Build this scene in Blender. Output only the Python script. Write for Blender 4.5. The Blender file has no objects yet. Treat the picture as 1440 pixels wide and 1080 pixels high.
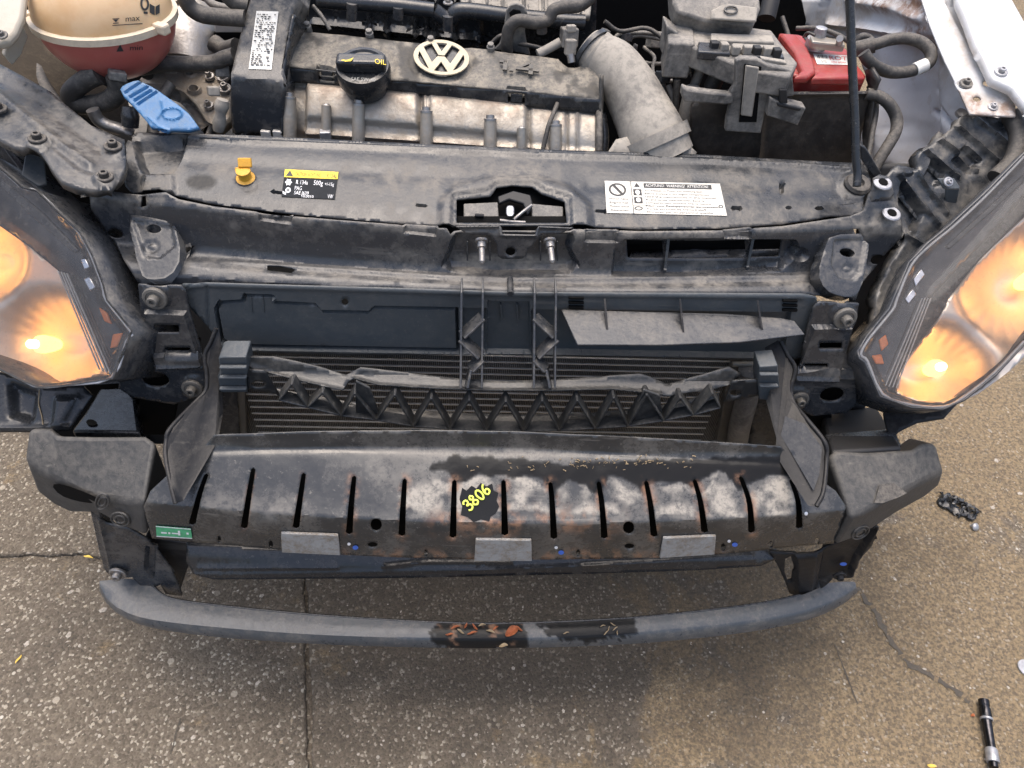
import bpy, bmesh, math, random
import numpy as np
from mathutils import Vector, Matrix, Euler
from mathutils.geometry import delaunay_2d_cdt, tessellate_polygon
R = math.radians
random.seed(7); rng = np.random.default_rng(7)
scene = bpy.context.scene
COL = scene.collection

# ------------------------------------------------------------------ camera, world, sun, exposure
FPX = 1050.0                                   # focal length in photograph pixels (1440 wide)
CAM = np.array([-0.05, -0.5, 1.3])
def cam_axes(p, yaw, roll):
    p, yaw, roll = R(p), R(yaw), R(roll)
    fwd = np.array([0, math.cos(p), -math.sin(p)]); right = np.array([1., 0, 0]); up = np.cross(right, fwd)
    Z = np.array([[math.cos(yaw), -math.sin(yaw), 0], [math.sin(yaw), math.cos(yaw), 0], [0, 0, 1]])
    fwd, right, up = Z @ fwd, Z @ right, Z @ up
    c, s = math.cos(roll), math.sin(roll)
    return c * right + s * up, -s * right + c * up, fwd
RIGHT, UP, FWD = cam_axes(47, -5.1, 5.0)
cd = bpy.data.cameras.new('camera'); cam = bpy.data.objects.new('camera', cd); COL.objects.link(cam)
cd.sensor_width = 36; cd.lens = 36 * FPX / 1440; cd.clip_start = .02; cd.clip_end = 500
cam.matrix_world = Matrix(((RIGHT[0], UP[0], -FWD[0], CAM[0]), (RIGHT[1], UP[1], -FWD[1], CAM[1]),
                           (RIGHT[2], UP[2], -FWD[2], CAM[2]), (0, 0, 0, 1)))
scene.camera = cam
SUN_EL, SUN_AZ = 80, -30                       # degrees; azimuth measured from +y clockwise
world = bpy.data.worlds.new('World'); scene.world = world; world.use_nodes = True
wn = world.node_tree.nodes; wl = world.node_tree.links
sky = wn.new('ShaderNodeTexSky'); sky.sky_type = 'NISHITA'; sky.sun_disc = False
sky.sun_elevation = R(SUN_EL); sky.sun_rotation = R(SUN_AZ); sky.dust_density = 6.0; sky.ozone_density = 1.0; sky.air_density = 1.0
wl.new(sky.outputs[0], wn['Background'].inputs['Color']); wn['Background'].inputs['Strength'].default_value = .15
sl = bpy.data.lights.new('sun', 'SUN'); sl.energy = .85; sl.angle = R(60); sl.color = (1, .95, .88)
so = bpy.data.objects.new('sun', sl); COL.objects.link(so)
sd = Vector((math.sin(R(SUN_AZ)) * math.cos(R(SUN_EL)), math.cos(R(SUN_AZ)) * math.cos(R(SUN_EL)), math.sin(R(SUN_EL))))
so.rotation_euler = sd.to_track_quat('Z', 'Y').to_euler(); so.location = (0, 0, 4)
scene.view_settings.view_transform = 'Standard'; scene.view_settings.look = 'None'
scene.view_settings.exposure = 1.08; scene.view_settings.gamma = 1
scene.render.engine = 'CYCLES'
scene.cycles.max_bounces = 8; scene.cycles.transparent_max_bounces = 12
scene.cycles.use_denoising = True

# ------------------------------------------------------------------ surfaces traced in the photograph
def ray(px, py):
    px = np.atleast_1d(np.asarray(px, float)); py = np.atleast_1d(np.asarray(py, float))
    return FWD + RIGHT * ((px - 720) / FPX)[:, None] - UP * ((py - 540) / FPX)[:, None]
def W(px, py, ax, v):
    """world point seen at photo pixel (px, py) at coordinate ax = v"""
    d = ray(px, py)[0]; i = 'xyz'.index(ax)
    return CAM + d * (v - CAM[i]) / d[i]
class Plane:
    def __init__(s, p, n): s.p = np.array(p, float); s.n = np.array(n, float) / np.linalg.norm(n)
    def hit(s, px, py):
        d = ray(px, py); t = ((s.p - CAM) @ s.n) / (d @ s.n)
        return CAM + d * t[:, None]
def plane3(a, b, c):
    A, B, C_ = W(*a), W(*b), W(*c)
    return Plane(A, np.cross(B - A, C_ - A))
def Y(v): return Plane((0, v, 0), (0, 1, 0))
def Z(v): return Plane((0, 0, v), (0, 0, 1))
class Sphere:
    def __init__(s, c, r, sz=1.0): s.c = np.array(c, float); s.r = r; s.sz = sz
    def hit(s, px, py):
        d = ray(px, py); sc = np.array([1, 1, 1 / s.sz]); D = d * sc; o = (CAM - s.c) * sc
        b = (D * o).sum(1); a = (D * D).sum(1); c = (o @ o) - s.r ** 2
        q = np.maximum(b * b - a * c, 0); t = (-b - np.sqrt(q)) / a
        return CAM + d * t[:, None]
class Prof:
    """profile in y-z (nodes from back to front), extruded along x and bowed by b*x^2"""
    def __init__(s, nodes, rnd=0, skew=0):
        s.k = skew
        n = np.array([(a + (0,))[:3] for a in nodes], float)
        for _ in range(rnd):
            out = [n[0]]
            for i in range(1, len(n) - 1):
                out += [n[i] + .28 * (n[i - 1] - n[i]), n[i] + .28 * (n[i + 1] - n[i])]
            n = np.array(out + [n[-1]])
        s.n = n
    def hit(s, px, py):
        d = ray(px, py); x = np.zeros(len(d)); idx = np.arange(len(d)); a = np.arctan2(-d[:, 2], d[:, 1])
        for _ in range(6):
            yy = s.n[None, :, 0] + s.n[None, :, 2] * (x ** 2)[:, None] + s.k * x[:, None]; zz = np.broadcast_to(s.n[None, :, 1], yy.shape)
            ang = np.arctan2(CAM[2] - zz, yy - CAM[1])
            k = np.clip((a[:, None] > ang).sum(1) - 1, 0, len(s.n) - 2)
            p0 = np.stack([yy[idx, k] - CAM[1], zz[idx, k] - CAM[2]], 1)
            e = np.stack([yy[idx, k + 1] - yy[idx, k], zz[idx, k + 1] - zz[idx, k]], 1)
            t = (p0[:, 0] * e[:, 1] - p0[:, 1] * e[:, 0]) / (d[:, 1] * e[:, 1] - d[:, 2] * e[:, 0])
            x = CAM[0] + d[:, 0] * t
        return CAM + d * t[:, None]
def prof_py(rows, rnd=0, px=712):
    """rows: (py, y[, bow]) seen on the centre line"""
    return Prof([(r[1], W(px, r[0], 'y', r[1])[2], r[2] if len(r) > 2 else 0) for r in rows], rnd)
def normals(surf, px, py, flip=True):
    a = surf.hit(px + .6, py) - surf.hit(px - .6, py); b = surf.hit(px, py + .6) - surf.hit(px, py - .6)
    n = np.cross(b, a); n /= np.linalg.norm(n, axis=1)[:, None] + 1e-12
    s = np.sign((n * -ray(px, py)).sum(1)); return n * s[:, None]

# ------------------------------------------------------------------ 2-D helpers in pixel space
def inpoly(poly, X, Y_):
    P = np.asarray(poly, float); c = np.zeros(X.shape, bool); j = len(P) - 1
    for i in range(len(P)):
        xi, yi, xj, yj = *P[i], *P[j]
        if yi != yj:
            c ^= ((yi > Y_) != (yj > Y_)) & (X < (xj - xi) * (Y_ - yi) / (yj - yi) + xi)
        j = i
    return c
def dist_line(P, X, Y_, closed=False):
    P = np.asarray(P, float); D = np.full(X.shape, 1e9); n = len(P)
    for i in range(n if closed else n - 1):
        a, b = P[i], P[(i + 1) % n]; ab = b - a; L = ab @ ab + 1e-9
        t = np.clip(((X - a[0]) * ab[0] + (Y_ - a[1]) * ab[1]) / L, 0, 1)
        D = np.minimum(D, np.hypot(X - a[0] - t * ab[0], Y_ - a[1] - t * ab[1]))
    return D
def sdf(poly, X, Y_):
    d = dist_line(poly, X, Y_, True); return np.where(inpoly(poly, X, Y_), -d, d)
def sstep(a, b, v):
    t = np.clip((v - a) / (b - a + 1e-12), 0, 1); return t * t * (3 - 2 * t)
def resample(poly, step, closed=True):
    P = np.asarray(poly, float); out = []; n = len(P)
    for i in range(n if closed else n - 1):
        a, b = P[i], P[(i + 1) % n]; k = max(1, int(np.hypot(*(b - a)) / step))
        out += [a + (b - a) * j / k for j in range(k)]
    if not closed: out.append(P[-1])
    return np.array(out)
def ell(cx, cy, rx, ry, n=20, rot=0):
    t = np.linspace(0, 2 * np.pi, n, endpoint=False); c, s = math.cos(R(rot)), math.sin(R(rot))
    x, y = rx * np.cos(t), ry * np.sin(t)
    return [(cx + c * a - s * b, cy + s * a + c * b) for a, b in zip(x, y)]
def rrect(x0, y0, x1, y1, r=3, sk=0):
    o = []
    for cx, cy, a0 in ((x1 - r, y0 + r, -90), (x1 - r, y1 - r, 0), (x0 + r, y1 - r, 90), (x0 + r, y0 + r, 180)):
        for k in range(4):
            a = R(a0 + 30 * k); yy = cy + r * math.sin(a); o.append((cx + r * math.cos(a) + sk * (yy - y0), yy))
    return o
def smooth(pts, n=2, closed=False):
    P = [np.asarray(p, float) for p in pts]
    for _ in range(n):
        Q = []
        m = len(P)
        if not closed: Q.append(P[0])
        for i in range(m if closed else m - 1):
            a, b = P[i], P[(i + 1) % m]; Q += [.75 * a + .25 * b, .25 * a + .75 * b]
        if not closed: Q.append(P[-1])
        P = Q
    return [tuple(p) for p in P]
def vnoise(X, Y_, s, seed=0, oct=3):
    """smooth value noise on arrays, 0..1"""
    out = np.zeros(X.shape); amp = 1; tot = 0
    for o in range(oct):
        r = np.random.default_rng(seed * 17 + o); G = r.random((64, 64)); x = X / s + 31.7 * o; y = Y_ / s + 11.3 * o
        i, j = np.floor(x).astype(int), np.floor(y).astype(int); u, v = x - i, y - j; u = u * u * (3 - 2 * u); v = v * v * (3 - 2 * v)
        g = lambda a, b: G[a % 64, b % 64]
        out += amp * ((g(i, j) * (1 - u) + g(i + 1, j) * u) * (1 - v) + (g(i, j + 1) * (1 - u) + g(i + 1, j + 1) * u) * v)
        tot += amp; amp *= .5; s /= 2
    return out / tot

# ------------------------------------------------------------------ objects
def tag(o, label=None, cat=None, group=None, kind=None):
    for k, v in (('label', label), ('category', cat), ('group', group), ('kind', kind)):
        if v: o[k] = v
    return o
def empty(name, loc, label, cat, group=None):
    o = bpy.data.objects.new(name, None); COL.objects.link(o); o.location = loc; o.empty_display_size = .05
    WM[o.name] = Matrix.Translation(loc)
    return tag(o, label, cat, group)
WM = {}
def link(name, me, mat=None, parent=None, M=None, label=None):
    o = bpy.data.objects.new(name, me); COL.objects.link(o)
    if mat is not None and me is not None and not me.materials: me.materials.append(mat)
    M = M or Matrix()
    if parent is not None:
        o.parent = parent; o.matrix_parent_inverse = WM[parent.name].inverted()
    o.matrix_basis = M; WM[o.name] = M
    if label: o['label'] = label
    return o
def finish(me, smooth_deg=35):
    if smooth_deg:
        me.polygons.foreach_set('use_smooth', [True] * len(me.polygons))
        try: me.set_sharp_from_angle(angle=R(smooth_deg))
        except Exception: pass
    me.update(); return me
def solid(o, t, off=-1):
    m = o.modifiers.new('thick', 'SOLIDIFY'); m.thickness = t; m.offset = off; m.use_even_offset = False; return o
def bevel(o, w, seg=2, ang=30):
    m = o.modifiers.new('bevel', 'BEVEL'); m.width = w; m.segments = seg; m.limit_method = 'ANGLE'; m.angle_limit = R(ang); m.harden_normals = False
    return o
def relief(name, outline, surf, mat, parent, holes=(), step=5, bumps=(), masks=None, thick=.003, sharp=35, label=None, rough=0):
    """sheet traced in the photograph, laid on its own surface in space; bumps raise or sink it; holes are real holes"""
    outline = [tuple(p) for p in outline]
    pts = []; edges = []
    def add(loop, s):
        L = resample(loop, s); b = len(pts); n = len(L)
        pts.extend([tuple(p) for p in L]); edges.extend([(b + i, b + (i + 1) % n) for i in range(n)])
    add(outline, step * 1.2)
    for h in holes: add(h, step)
    O = np.asarray(outline, float); x0, y0 = O.min(0); x1, y1 = O.max(0)
    gx, gy = np.meshgrid(np.arange(x0 + step * .5, x1, step), np.arange(y0 + step * .5, y1, step * .9))
    gx[::2] += step * .5; gx, gy = gx.ravel(), gy.ravel()
    ok = sdf(outline, gx, gy) < -.45 * step
    for h in holes: ok &= sdf(h, gx, gy) > .4 * step
    extra = []
    for b in bumps:
        line = isinstance(b[0], str)
        P = b[1] if line else b[0]; w = b[3] if line else b[2]
        L = resample(P, max(step * .7, 2), not line)
        T = np.roll(L, -1, 0) - np.roll(L, 1, 0); T /= np.linalg.norm(T, axis=1)[:, None] + 1e-9
        N = np.stack([T[:, 1], -T[:, 0]], 1)
        offs = (-1.6 * w, -.7 * w, 0, .7 * w, 1.6 * w) if line else (-.55 * w, .55 * w) if w < 2.2 * step else (-.5 * w, 0, .5 * w)
        for k in offs: extra.append(L + N * k)
    if extra:
        E_ = np.concatenate(extra); e_ok = sdf(outline, E_[:, 0], E_[:, 1]) < -.3
        for h in holes: e_ok &= sdf(h, E_[:, 0], E_[:, 1]) > .3
        E_ = E_[e_ok]
    base = np.stack([gx[ok], gy[ok]], 1)
    allp = np.concatenate([np.array(pts)] + ([E_] if extra else []) + [base])
    # drop near-duplicates
    keep = np.ones(len(allp), bool); seen = {}
    for i, (a, b_) in enumerate(allp):
        k = (round(a / .55), round(b_ / .55))
        if i >= len(pts) and k in seen: keep[i] = False
        seen[k] = 1
    allp = allp[keep]
    res = delaunay_2d_cdt([Vector(p) for p in allp], edges, [], 0, 1e-4, False)
    V = np.array([tuple(v) for v in res[0]]); F = np.array([tuple(f) for f in res[2] if len(f) == 3])
    c = V[F].mean(1); ok = inpoly(outline, c[:, 0], c[:, 1])
    for h in holes: ok &= ~inpoly(h, c[:, 0], c[:, 1])
    F = F[ok]; X, Yp = V[:, 0], V[:, 1]
    P3 = surf.hit(X, Yp); N3 = normals(surf, X, Yp); d = np.zeros(len(V))
    for b in bumps:
        if isinstance(b[0], str): d += b[2] * np.exp(-(dist_line(b[1], X, Yp) / b[3]) ** 2)
        else: d += b[1] * (1 - sstep(-.5 * b[2], .5 * b[2], sdf(b[0], X, Yp)))
    if rough: d += rough * (vnoise(X, Yp, 40, len(name)) - .5)
    P3 = P3 + N3 * d[:, None]
    a = V[F[:, 1]] - V[F[:, 0]]; b = V[F[:, 2]] - V[F[:, 0]]
    cr = a[:, 0] * b[:, 1] - a[:, 1] * b[:, 0]
    F = np.where((cr > 0)[:, None], F[:, ::-1], F)       # pixel y is down: clockwise in pixels faces the viewer
    me = bpy.data.meshes.new(name); me.from_pydata(P3.tolist(), [], F.tolist())
    for k, fn in (masks or {}).items():
        at = me.attributes.new(k, 'FLOAT', 'POINT'); at.data.foreach_set('value', np.clip(fn(X, Yp), 0, 1).astype(np.float32))
    finish(me, sharp)
    o = link(name, me, mat, parent, label=label)
    if thick: solid(o, thick)
    return o
def poly3(name, pts, mat, parent, thick=.003, bev=0, label=None, vec=None, sharp=30):
    """flat-ish polygon in space with thickness away from the camera (or along vec)"""
    P = [Vector(p) for p in pts]; n = len(P)
    tris = tessellate_polygon([P])
    nr = Vector((0, 0, 0))
    for i in range(n): nr += P[i].cross(P[(i + 1) % n])
    c = sum(P, Vector()) / n
    if nr.dot(Vector(CAM) - c) < 0: P = P[::-1]; nr = -nr; tris = tessellate_polygon([P])
    v = Vector(vec) if vec is not None else -nr.normalized() * thick
    bm = bmesh.new(); top = [bm.verts.new(p) for p in P]; bot = [bm.verts.new(p + v) for p in P]
    try:
        bm.faces.new(top); bm.faces.new(bot[::-1])
    except ValueError: pass
    for i in range(n): bm.faces.new((top[i], bot[i], bot[(i + 1) % n], top[(i + 1) % n]))
    bmesh.ops.recalc_face_normals(bm, faces=bm.faces)
    me = bpy.data.meshes.new(name); bm.to_mesh(me); bm.free(); finish(me, sharp)
    o = link(name, me, mat, parent, label=label)
    if bev: bevel(o, bev)
    return o
def prism(name, outline, surf, mat, parent, depth=.02, bev=.0015, vec=None, label=None):
    X = np.array([p[0] for p in outline], float); Yp = np.array([p[1] for p in outline], float)
    if vec is None: 
        n = normals(surf, X, Yp).mean(0); vec = -n * depth
    return poly3(name, surf.hit(X, Yp), mat, parent, vec=vec, bev=bev, label=label)
def catmull(P, k=6):
    P = [np.asarray(p, float) for p in P]
    if len(P) < 3: return P
    Q = [2 * P[0] - P[1]] + P + [2 * P[-1] - P[-2]]; out = []
    for i in range(1, len(Q) - 2):
        a, b, c, d = Q[i - 1:i + 3]
        for j in range(k):
            t = j / k; out.append(.5 * (2 * b + (c - a) * t + (2 * a - 5 * b + 4 * c - d) * t * t + (3 * b - a - 3 * c + d) * t ** 3))
    out.append(P[-1]); return out
def tube(name, P, r, mat, parent, n=12, k=6, label=None, flat=1.0):
    C_ = catmull(P, k); m = len(C_)
    rr = np.interp(np.linspace(0, 1, m), np.linspace(0, 1, len(r)), r) if hasattr(r, '__len__') else np.full(m, r)
    T = [Vector(C_[min(i + 1, m - 1)] - C_[max(i - 1, 0)]).normalized() for i in range(m)]
    u = T[0].orthogonal().normalized(); V = []; F = []
    for i in range(m):
        u = (u - T[i] * u.dot(T[i])).normalized(); w = T[i].cross(u)
        for j in range(n):
            a = 2 * math.pi * j / n; V.append(Vector(C_[i]) + (u * math.cos(a) + w * math.sin(a) * flat) * rr[i])
    for i in range(m - 1):
        for j in range(n):
            a, b = i * n + j, i * n + (j + 1) % n; F.append((a, b, b + n, a + n))
    F += [tuple(range(n))[::-1], tuple(range((m - 1) * n, m * n))]
    me = bpy.data.meshes.new(name); me.from_pydata([tuple(v) for v in V], [], F); finish(me, 50)
    return link(name, me, mat, parent, label=label)
def lathe_mesh(name, prof, n=24):
    V = []; F = []; m = len(prof)
    for r, h in prof:
        for j in range(n):
            a = 2 * math.pi * j / n; V.append((r * math.cos(a), r * math.sin(a), h))
    for i in range(m - 1):
        for j in range(n):
            a, b = i * n + j, i * n + (j + 1) % n; F.append((a, b, b + n, a + n))
    F += [tuple(range(n))[::-1], tuple(range((m - 1) * n, m * n))]
    me = bpy.data.meshes.new(name); me.from_pydata(V, [], F); return finish(me, 32)
def frame(c, n, up=(0, 0, 1)):
    z = Vector(n).normalized(); x = Vector(up).cross(z)
    if x.length < 1e-4: x = Vector((1, 0, 0))
    x.normalize(); y = z.cross(x)
    return Matrix(((x.x, y.x, z.x, c[0]), (x.y, y.y, z.y, c[1]), (x.z, y.z, z.z, c[2]), (0, 0, 0, 1)))
def at_surf(surf, px, py, lift=0):
    X, Yp = np.array([px], float), np.array([py], float); n = normals(surf, X, Yp)[0]
    return surf.hit(X, Yp)[0] + n * lift, n
def box_mesh(name, sx, sy, sz):
    bm = bmesh.new(); bmesh.ops.create_cube(bm, size=1, matrix=Matrix.Diagonal((sx, sy, sz, 1)))
    me = bpy.data.meshes.new(name); bm.to_mesh(me); bm.free(); return me
def box(name, c, s, mat, parent, rot=(0, 0, 0), bev=.002, label=None):
    o = link(name, box_mesh(name, *s), mat, parent, Matrix.Translation(c) @ Euler([R(a) for a in rot]).to_matrix().to_4x4(), label)
    if bev: bevel(o, bev)
    return o
def bar(name, a, b, w, d, mat, parent, up=(0, 1, 0), bev=.0008):
    """straight bar from a to b: width w, depth d along up"""
    a, b, up = Vector(a), Vector(b), Vector(up); t = (b - a); L = t.length; t.normalize()
    s = up.cross(t).normalized(); u = t.cross(s)
    M = Matrix(((t.x, s.x, u.x, 0), (t.y, s.y, u.y, 0), (t.z, s.z, u.z, 0), (0, 0, 0, 1))); M.translation = (a + b) / 2
    o = link(name, box_mesh(name, L, w, d), mat, parent, M)
    if bev: bevel(o, bev, 1)
    return o
_txt = {}
def glyphs(s):
    if s not in _txt:
        c = bpy.data.curves.new('t', 'FONT'); c.body = s; c.size = 1; c.resolution_u = 2
        o = bpy.data.objects.new('t', c); me = bpy.data.meshes.new_from_object(o)
        V = np.array([tuple(v.co[:2]) for v in me.vertices]) if len(me.vertices) else np.zeros((0, 2))
        F = [tuple(p.vertices) for p in me.polygons]
        bpy.data.objects.remove(o); bpy.data.curves.remove(c); bpy.data.meshes.remove(me); _txt[s] = (V, F)
    return _txt[s]
def prints(name, quad, surf, items, mat, parent, lift=.0006, thick=.0, label=None):
    """flat print on a surface. quad = photo pixels of TL,TR,BR,BL; items in label units u,v in 0..1
       ('t', text, u, v_base, height_v, width_u) ('r', u0,v0,u1,v1) ('p', pts) ('o', cu,cv,ru,rv,ru2,rv2)"""
    q = np.array(quad, float); V = []; F = []
    for it in items:
        b = len(V)
        if it[0] == 't':
            g, f = glyphs(it[1])
            if not len(g): continue
            mn, mx = g.min(0), g.max(0); sx = it[5] / (mx[0] - mn[0]); sy = it[4] / .7
            V += [(it[2] + (x - mn[0]) * sx, it[3] - y * sy) for x, y in g]; F += [tuple(b + i for i in t) for t in f]
        elif it[0] == 'r':
            u0, v0, u1, v1 = it[1:]; n = max(1, int((u1 - u0) / .12)); nv = max(1, int((v1 - v0) / .12))
            V += [(u0 + (u1 - u0) * a / n, v0 + (v1 - v0) * c / nv) for c in range(nv + 1) for a in range(n + 1)]
            F += [(b + c * (n + 1) + a, b + c * (n + 1) + a + 1, b + (c + 1) * (n + 1) + a + 1, b + (c + 1) * (n + 1) + a) for c in range(nv) for a in range(n)]
        elif it[0] == 'p':
            P = it[1]; V += list(P)
            for t in tessellate_polygon([[Vector((x, y, 0)) for x, y in P]]): F.append(tuple(b + i for i in t))
        elif it[0] == 'o':
            n = 32; cu, cv, a1, b1, a2, b2 = it[1:]
            for k in range(n):
                t = 2 * math.pi * k / n; V += [(cu + a1 * math.cos(t), cv + b1 * math.sin(t)), (cu + a2 * math.cos(t), cv + b2 * math.sin(t))]
            for k in range(n): k2 = (k + 1) % n; F.append((b + 2 * k, b + 2 * k + 1, b + 2 * k2 + 1, b + 2 * k2))
    V = np.array(V); u, v = V[:, :1], V[:, 1:]
    P = (q[0] * (1 - u) + q[1] * u) * (1 - v) + (q[3] * (1 - u) + q[2] * u) * v
    P3 = surf.hit(P[:, 0], P[:, 1]) + normals(surf, P[:, 0], P[:, 1]) * lift
    FF = []
    for f in F:
        a, b_, c = P[f[0]], P[f[1]], P[f[2]]; cr = (b_[0] - a[0]) * (c[1] - a[1]) - (b_[1] - a[1]) * (c[0] - a[0])
        FF.append(f[::-1] if cr > 0 else f)
    me = bpy.data.meshes.new(name); me.from_pydata(P3.tolist(), [], FF); finish(me, 0)
    o = link(name, me, mat, parent, label=label)
    if thick: solid(o, thick, 1)
    return o
def polar(c, pts): return [(c[0] + x, c[1] + y) for x, y in pts]

# ------------------------------------------------------------------ materials
def new_mat(name):
    m = bpy.data.materials.new(name); m.use_nodes = True; nt = m.node_tree
    return m, nt, nt.nodes, nt.links, nt.nodes['Principled BSDF']
class NT:
    def __init__(s, nt): s.t = nt; s.n = nt.nodes; s.l = nt.links
    def inp(s, node, i, v):
        if hasattr(v, 'is_output') or hasattr(v, 'links'): s.l.new(v, node.inputs[i])
        elif v is not None: node.inputs[i].default_value = v
    def math(s, op, a, b=None, c=None, clamp=False):
        n = s.n.new('ShaderNodeMath'); n.operation = op; n.use_clamp = clamp
        for i, v in enumerate((a, b, c)): s.inp(n, i, v)
        return n.outputs[0]
    def mix(s, f, a, b):
        n = s.n.new('ShaderNodeMix'); n.data_type = 'RGBA'; s.inp(n, 0, f)
        for i, v in ((6, a), (7, b)): s.inp(n, i, (*v, 1) if isinstance(v, tuple) and len(v) == 3 else v)
        return n.outputs[2]
    def noise(s, sc, det=5, rough=.6, vec=None, dist=0):
        n = s.n.new('ShaderNodeTexNoise'); n.inputs['Scale'].default_value = sc; n.inputs['Detail'].default_value = det
        n.inputs['Roughness'].default_value = rough; n.inputs['Distortion'].default_value = dist
        s.l.new(vec if vec else s.obj(), n.inputs['Vector']); return n.outputs['Fac']
    def obj(s):
        if not hasattr(s, '_o'): s._o = s.n.new('ShaderNodeTexCoord').outputs['Object']
        return s._o
    def scaled(s, v):
        n = s.n.new('ShaderNodeMapping'); n.inputs['Scale'].default_value = v; s.l.new(s.obj(), n.inputs['Vector']); return n.outputs[0]
    def vor(s, sc, feat='F1', vec=None, rand=1):
        n = s.n.new('ShaderNodeTexVoronoi'); n.feature = feat; n.inputs['Scale'].default_value = sc; n.inputs['Randomness'].default_value = rand
        s.l.new(vec if vec else s.obj(), n.inputs['Vector']); return n
    def ramp(s, f, a, b, lo=0., hi=1.):
        n = s.n.new('ShaderNodeMapRange'); n.interpolation_type = 'SMOOTHSTEP'
        for i, v in enumerate((f, a, b, lo, hi)): s.inp(n, i, v)
        return n.outputs[0]
    def attr(s, name):
        n = s.n.new('ShaderNodeAttribute'); n.attribute_name = name; return n.outputs['Fac']
    def up(s):
        g = s.n.new('ShaderNodeNewGeometry'); x = s.n.new('ShaderNodeSeparateXYZ'); s.l.new(g.outputs['Normal'], x.inputs[0])
        return x.outputs['Z']
    def bump(s, h, dist=.001, st=.5, bsdf=None):
        b = s.n.new('ShaderNodeBump'); b.inputs['Distance'].default_value = dist; b.inputs['Strength'].default_value = st
        s.l.new(h, b.inputs['Height']); return b.outputs[0]
def dusty(name, base, dust, amt=.5, rough=.5, rdust=.85, scale=8, fine=160, metal=0, spec=.5, top=.25, bumpy=.35, lo=.42, hi=.68, soft=0):
    """base colour under a broken film of dust, fine speckle and faint scratches; attributes dust / wet / rust add to it"""
    m, nt, N, L, B = new_mat(name); k = NT(nt)
    big = k.noise(scale, 8, .68, dist=.6); mid = k.noise(scale * 6, 6, .7); fin = k.noise(fine, 3, .6)
    bit = k.noise(scale * 15, 8, .75, dist=.4)
    f = k.math('MULTIPLY', k.ramp(k.math('ADD', k.math('MULTIPLY', big, .6), k.math('MULTIPLY', mid, .4)), lo, hi, 0, amt), k.ramp(bit, .34 - .1 * soft, .62 + .14 * soft, .25 + .4 * soft, 1.1))
    f = k.math('ADD', f, k.math('MULTIPLY', k.ramp(k.up(), .2, .95), k.math('MULTIPLY', k.ramp(bit, .3, .65), top)))
    brk = k.ramp(k.math('ADD', k.math('MULTIPLY', mid, .5), k.math('MULTIPLY', bit, .5)), .36, .58, .2, 1.0)
    f = k.math('ADD', f, k.math('MULTIPLY', k.attr('dust'), brk))
    f = k.math('ADD', f, k.ramp(fin, .64, .78, 0, .4 - .25 * soft))
    scr = k.noise(40, 4, .6, k.scaled((.12, 1, 1))); f = k.math('ADD', f, k.ramp(scr, .64, .7, 0, .22))
    f = k.math('MULTIPLY', f, k.math('SUBTRACT', 1, k.attr('wet')), clamp=True)
    col = k.mix(f, base, dust)
    col = k.mix(k.math('MULTIPLY', k.attr('wet'), .9), col, (.009, .0085, .008))
    ru = k.math('MULTIPLY', k.attr('rust'), k.ramp(k.noise(70, 6, .7), .35, .6, 0, 1), clamp=True)
    col = k.mix(ru, col, k.mix(k.noise(45, 5, .7), (.12, .05, .025), (.32, .2, .13)))
    L.new(col, B.inputs['Base Color'])
    ro = k.math('ADD', k.math('ADD', rough, k.math('MULTIPLY', f, rdust - rough)), k.math('MULTIPLY', k.math('SUBTRACT', mid, .5), .25))
    ro = k.math('SUBTRACT', ro, k.math('MULTIPLY', k.attr('wet'), .12))
    L.new(k.math('MULTIPLY', k.math('SUBTRACT', 1, k.math('MULTIPLY', k.attr('wet'), .75)), spec), B.inputs['Specular IOR Level'])
    L.new(k.math('MAXIMUM', ro, .12), B.inputs['Roughness'])
    if metal: L.new(k.math('MULTIPLY', k.math('SUBTRACT', 1, k.math('MAXIMUM', f, ru)), metal), B.inputs['Metallic'])
    L.new(k.bump(k.math('ADD', k.math('MULTIPLY', fin, .5), k.math('ADD', k.math('MULTIPLY', mid, 1.0), k.math('MULTIPLY', f, .6))), .0012, bumpy), B.inputs['Normal'])
    return m
def flat(name, c, rough=.5, metal=0, var=.15, spec=.5):
    m, nt, N, L, B = new_mat(name); k = NT(nt)
    n = k.noise(120, 4, .7); L.new(k.mix(k.ramp(n, .35, .7, 0, var * 2), c, tuple(x * .45 for x in c)), B.inputs['Base Color'])
    B.inputs['Roughness'].default_value = rough; B.inputs['Metallic'].default_value = metal; B.inputs['Specular IOR Level'].default_value = spec
    return m
def emit(name, c, s):
    m, nt, N, L, B = new_mat(name); B.inputs['Base Color'].default_value = (*c, 1)
    B.inputs['Emission Color'].default_value = (*c, 1); B.inputs['Emission Strength'].default_value = s; return m
DUST = (.25, .222, .185); DUSTG = (.205, .188, .162)
M = {}
M['plastic'] = dusty('black_plastic', (.022, .025, .029), (.16, .146, .125), .42, .27, .75, 8, top=.04, lo=.46, hi=.6)
M['plastic2'] = dusty('dark_plastic', (.027, .03, .035), DUSTG, .36, .25, .75, 9, top=.1, lo=.46, hi=.62)
M['clean'] = dusty('clean_black_plastic', (.016, .018, .021), DUSTG, .12, .24, .7, 9, top=.06)
M['lower'] = dusty('grained_plastic', (.05, .06, .068), DUSTG, .2, .42, .75, 9, fine=220, top=.12, bumpy=.5)
M['foam'] = dusty('foam_block', (.03, .031, .032), DUSTG, .3, .6, .85, 6, fine=260, top=.25, bumpy=.6)
M['bar'] = dusty('grey_bar_plastic', (.05, .058, .066), DUST, .35, .3, .75, 12, top=.08, lo=.46, hi=.64)
M['beam'] = dusty('black_painted_steel', (.026, .028, .03), (.31, .285, .245), .1, .22, .8, 14, top=.04, spec=.55, lo=.46, hi=.62, bumpy=.14)
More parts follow.
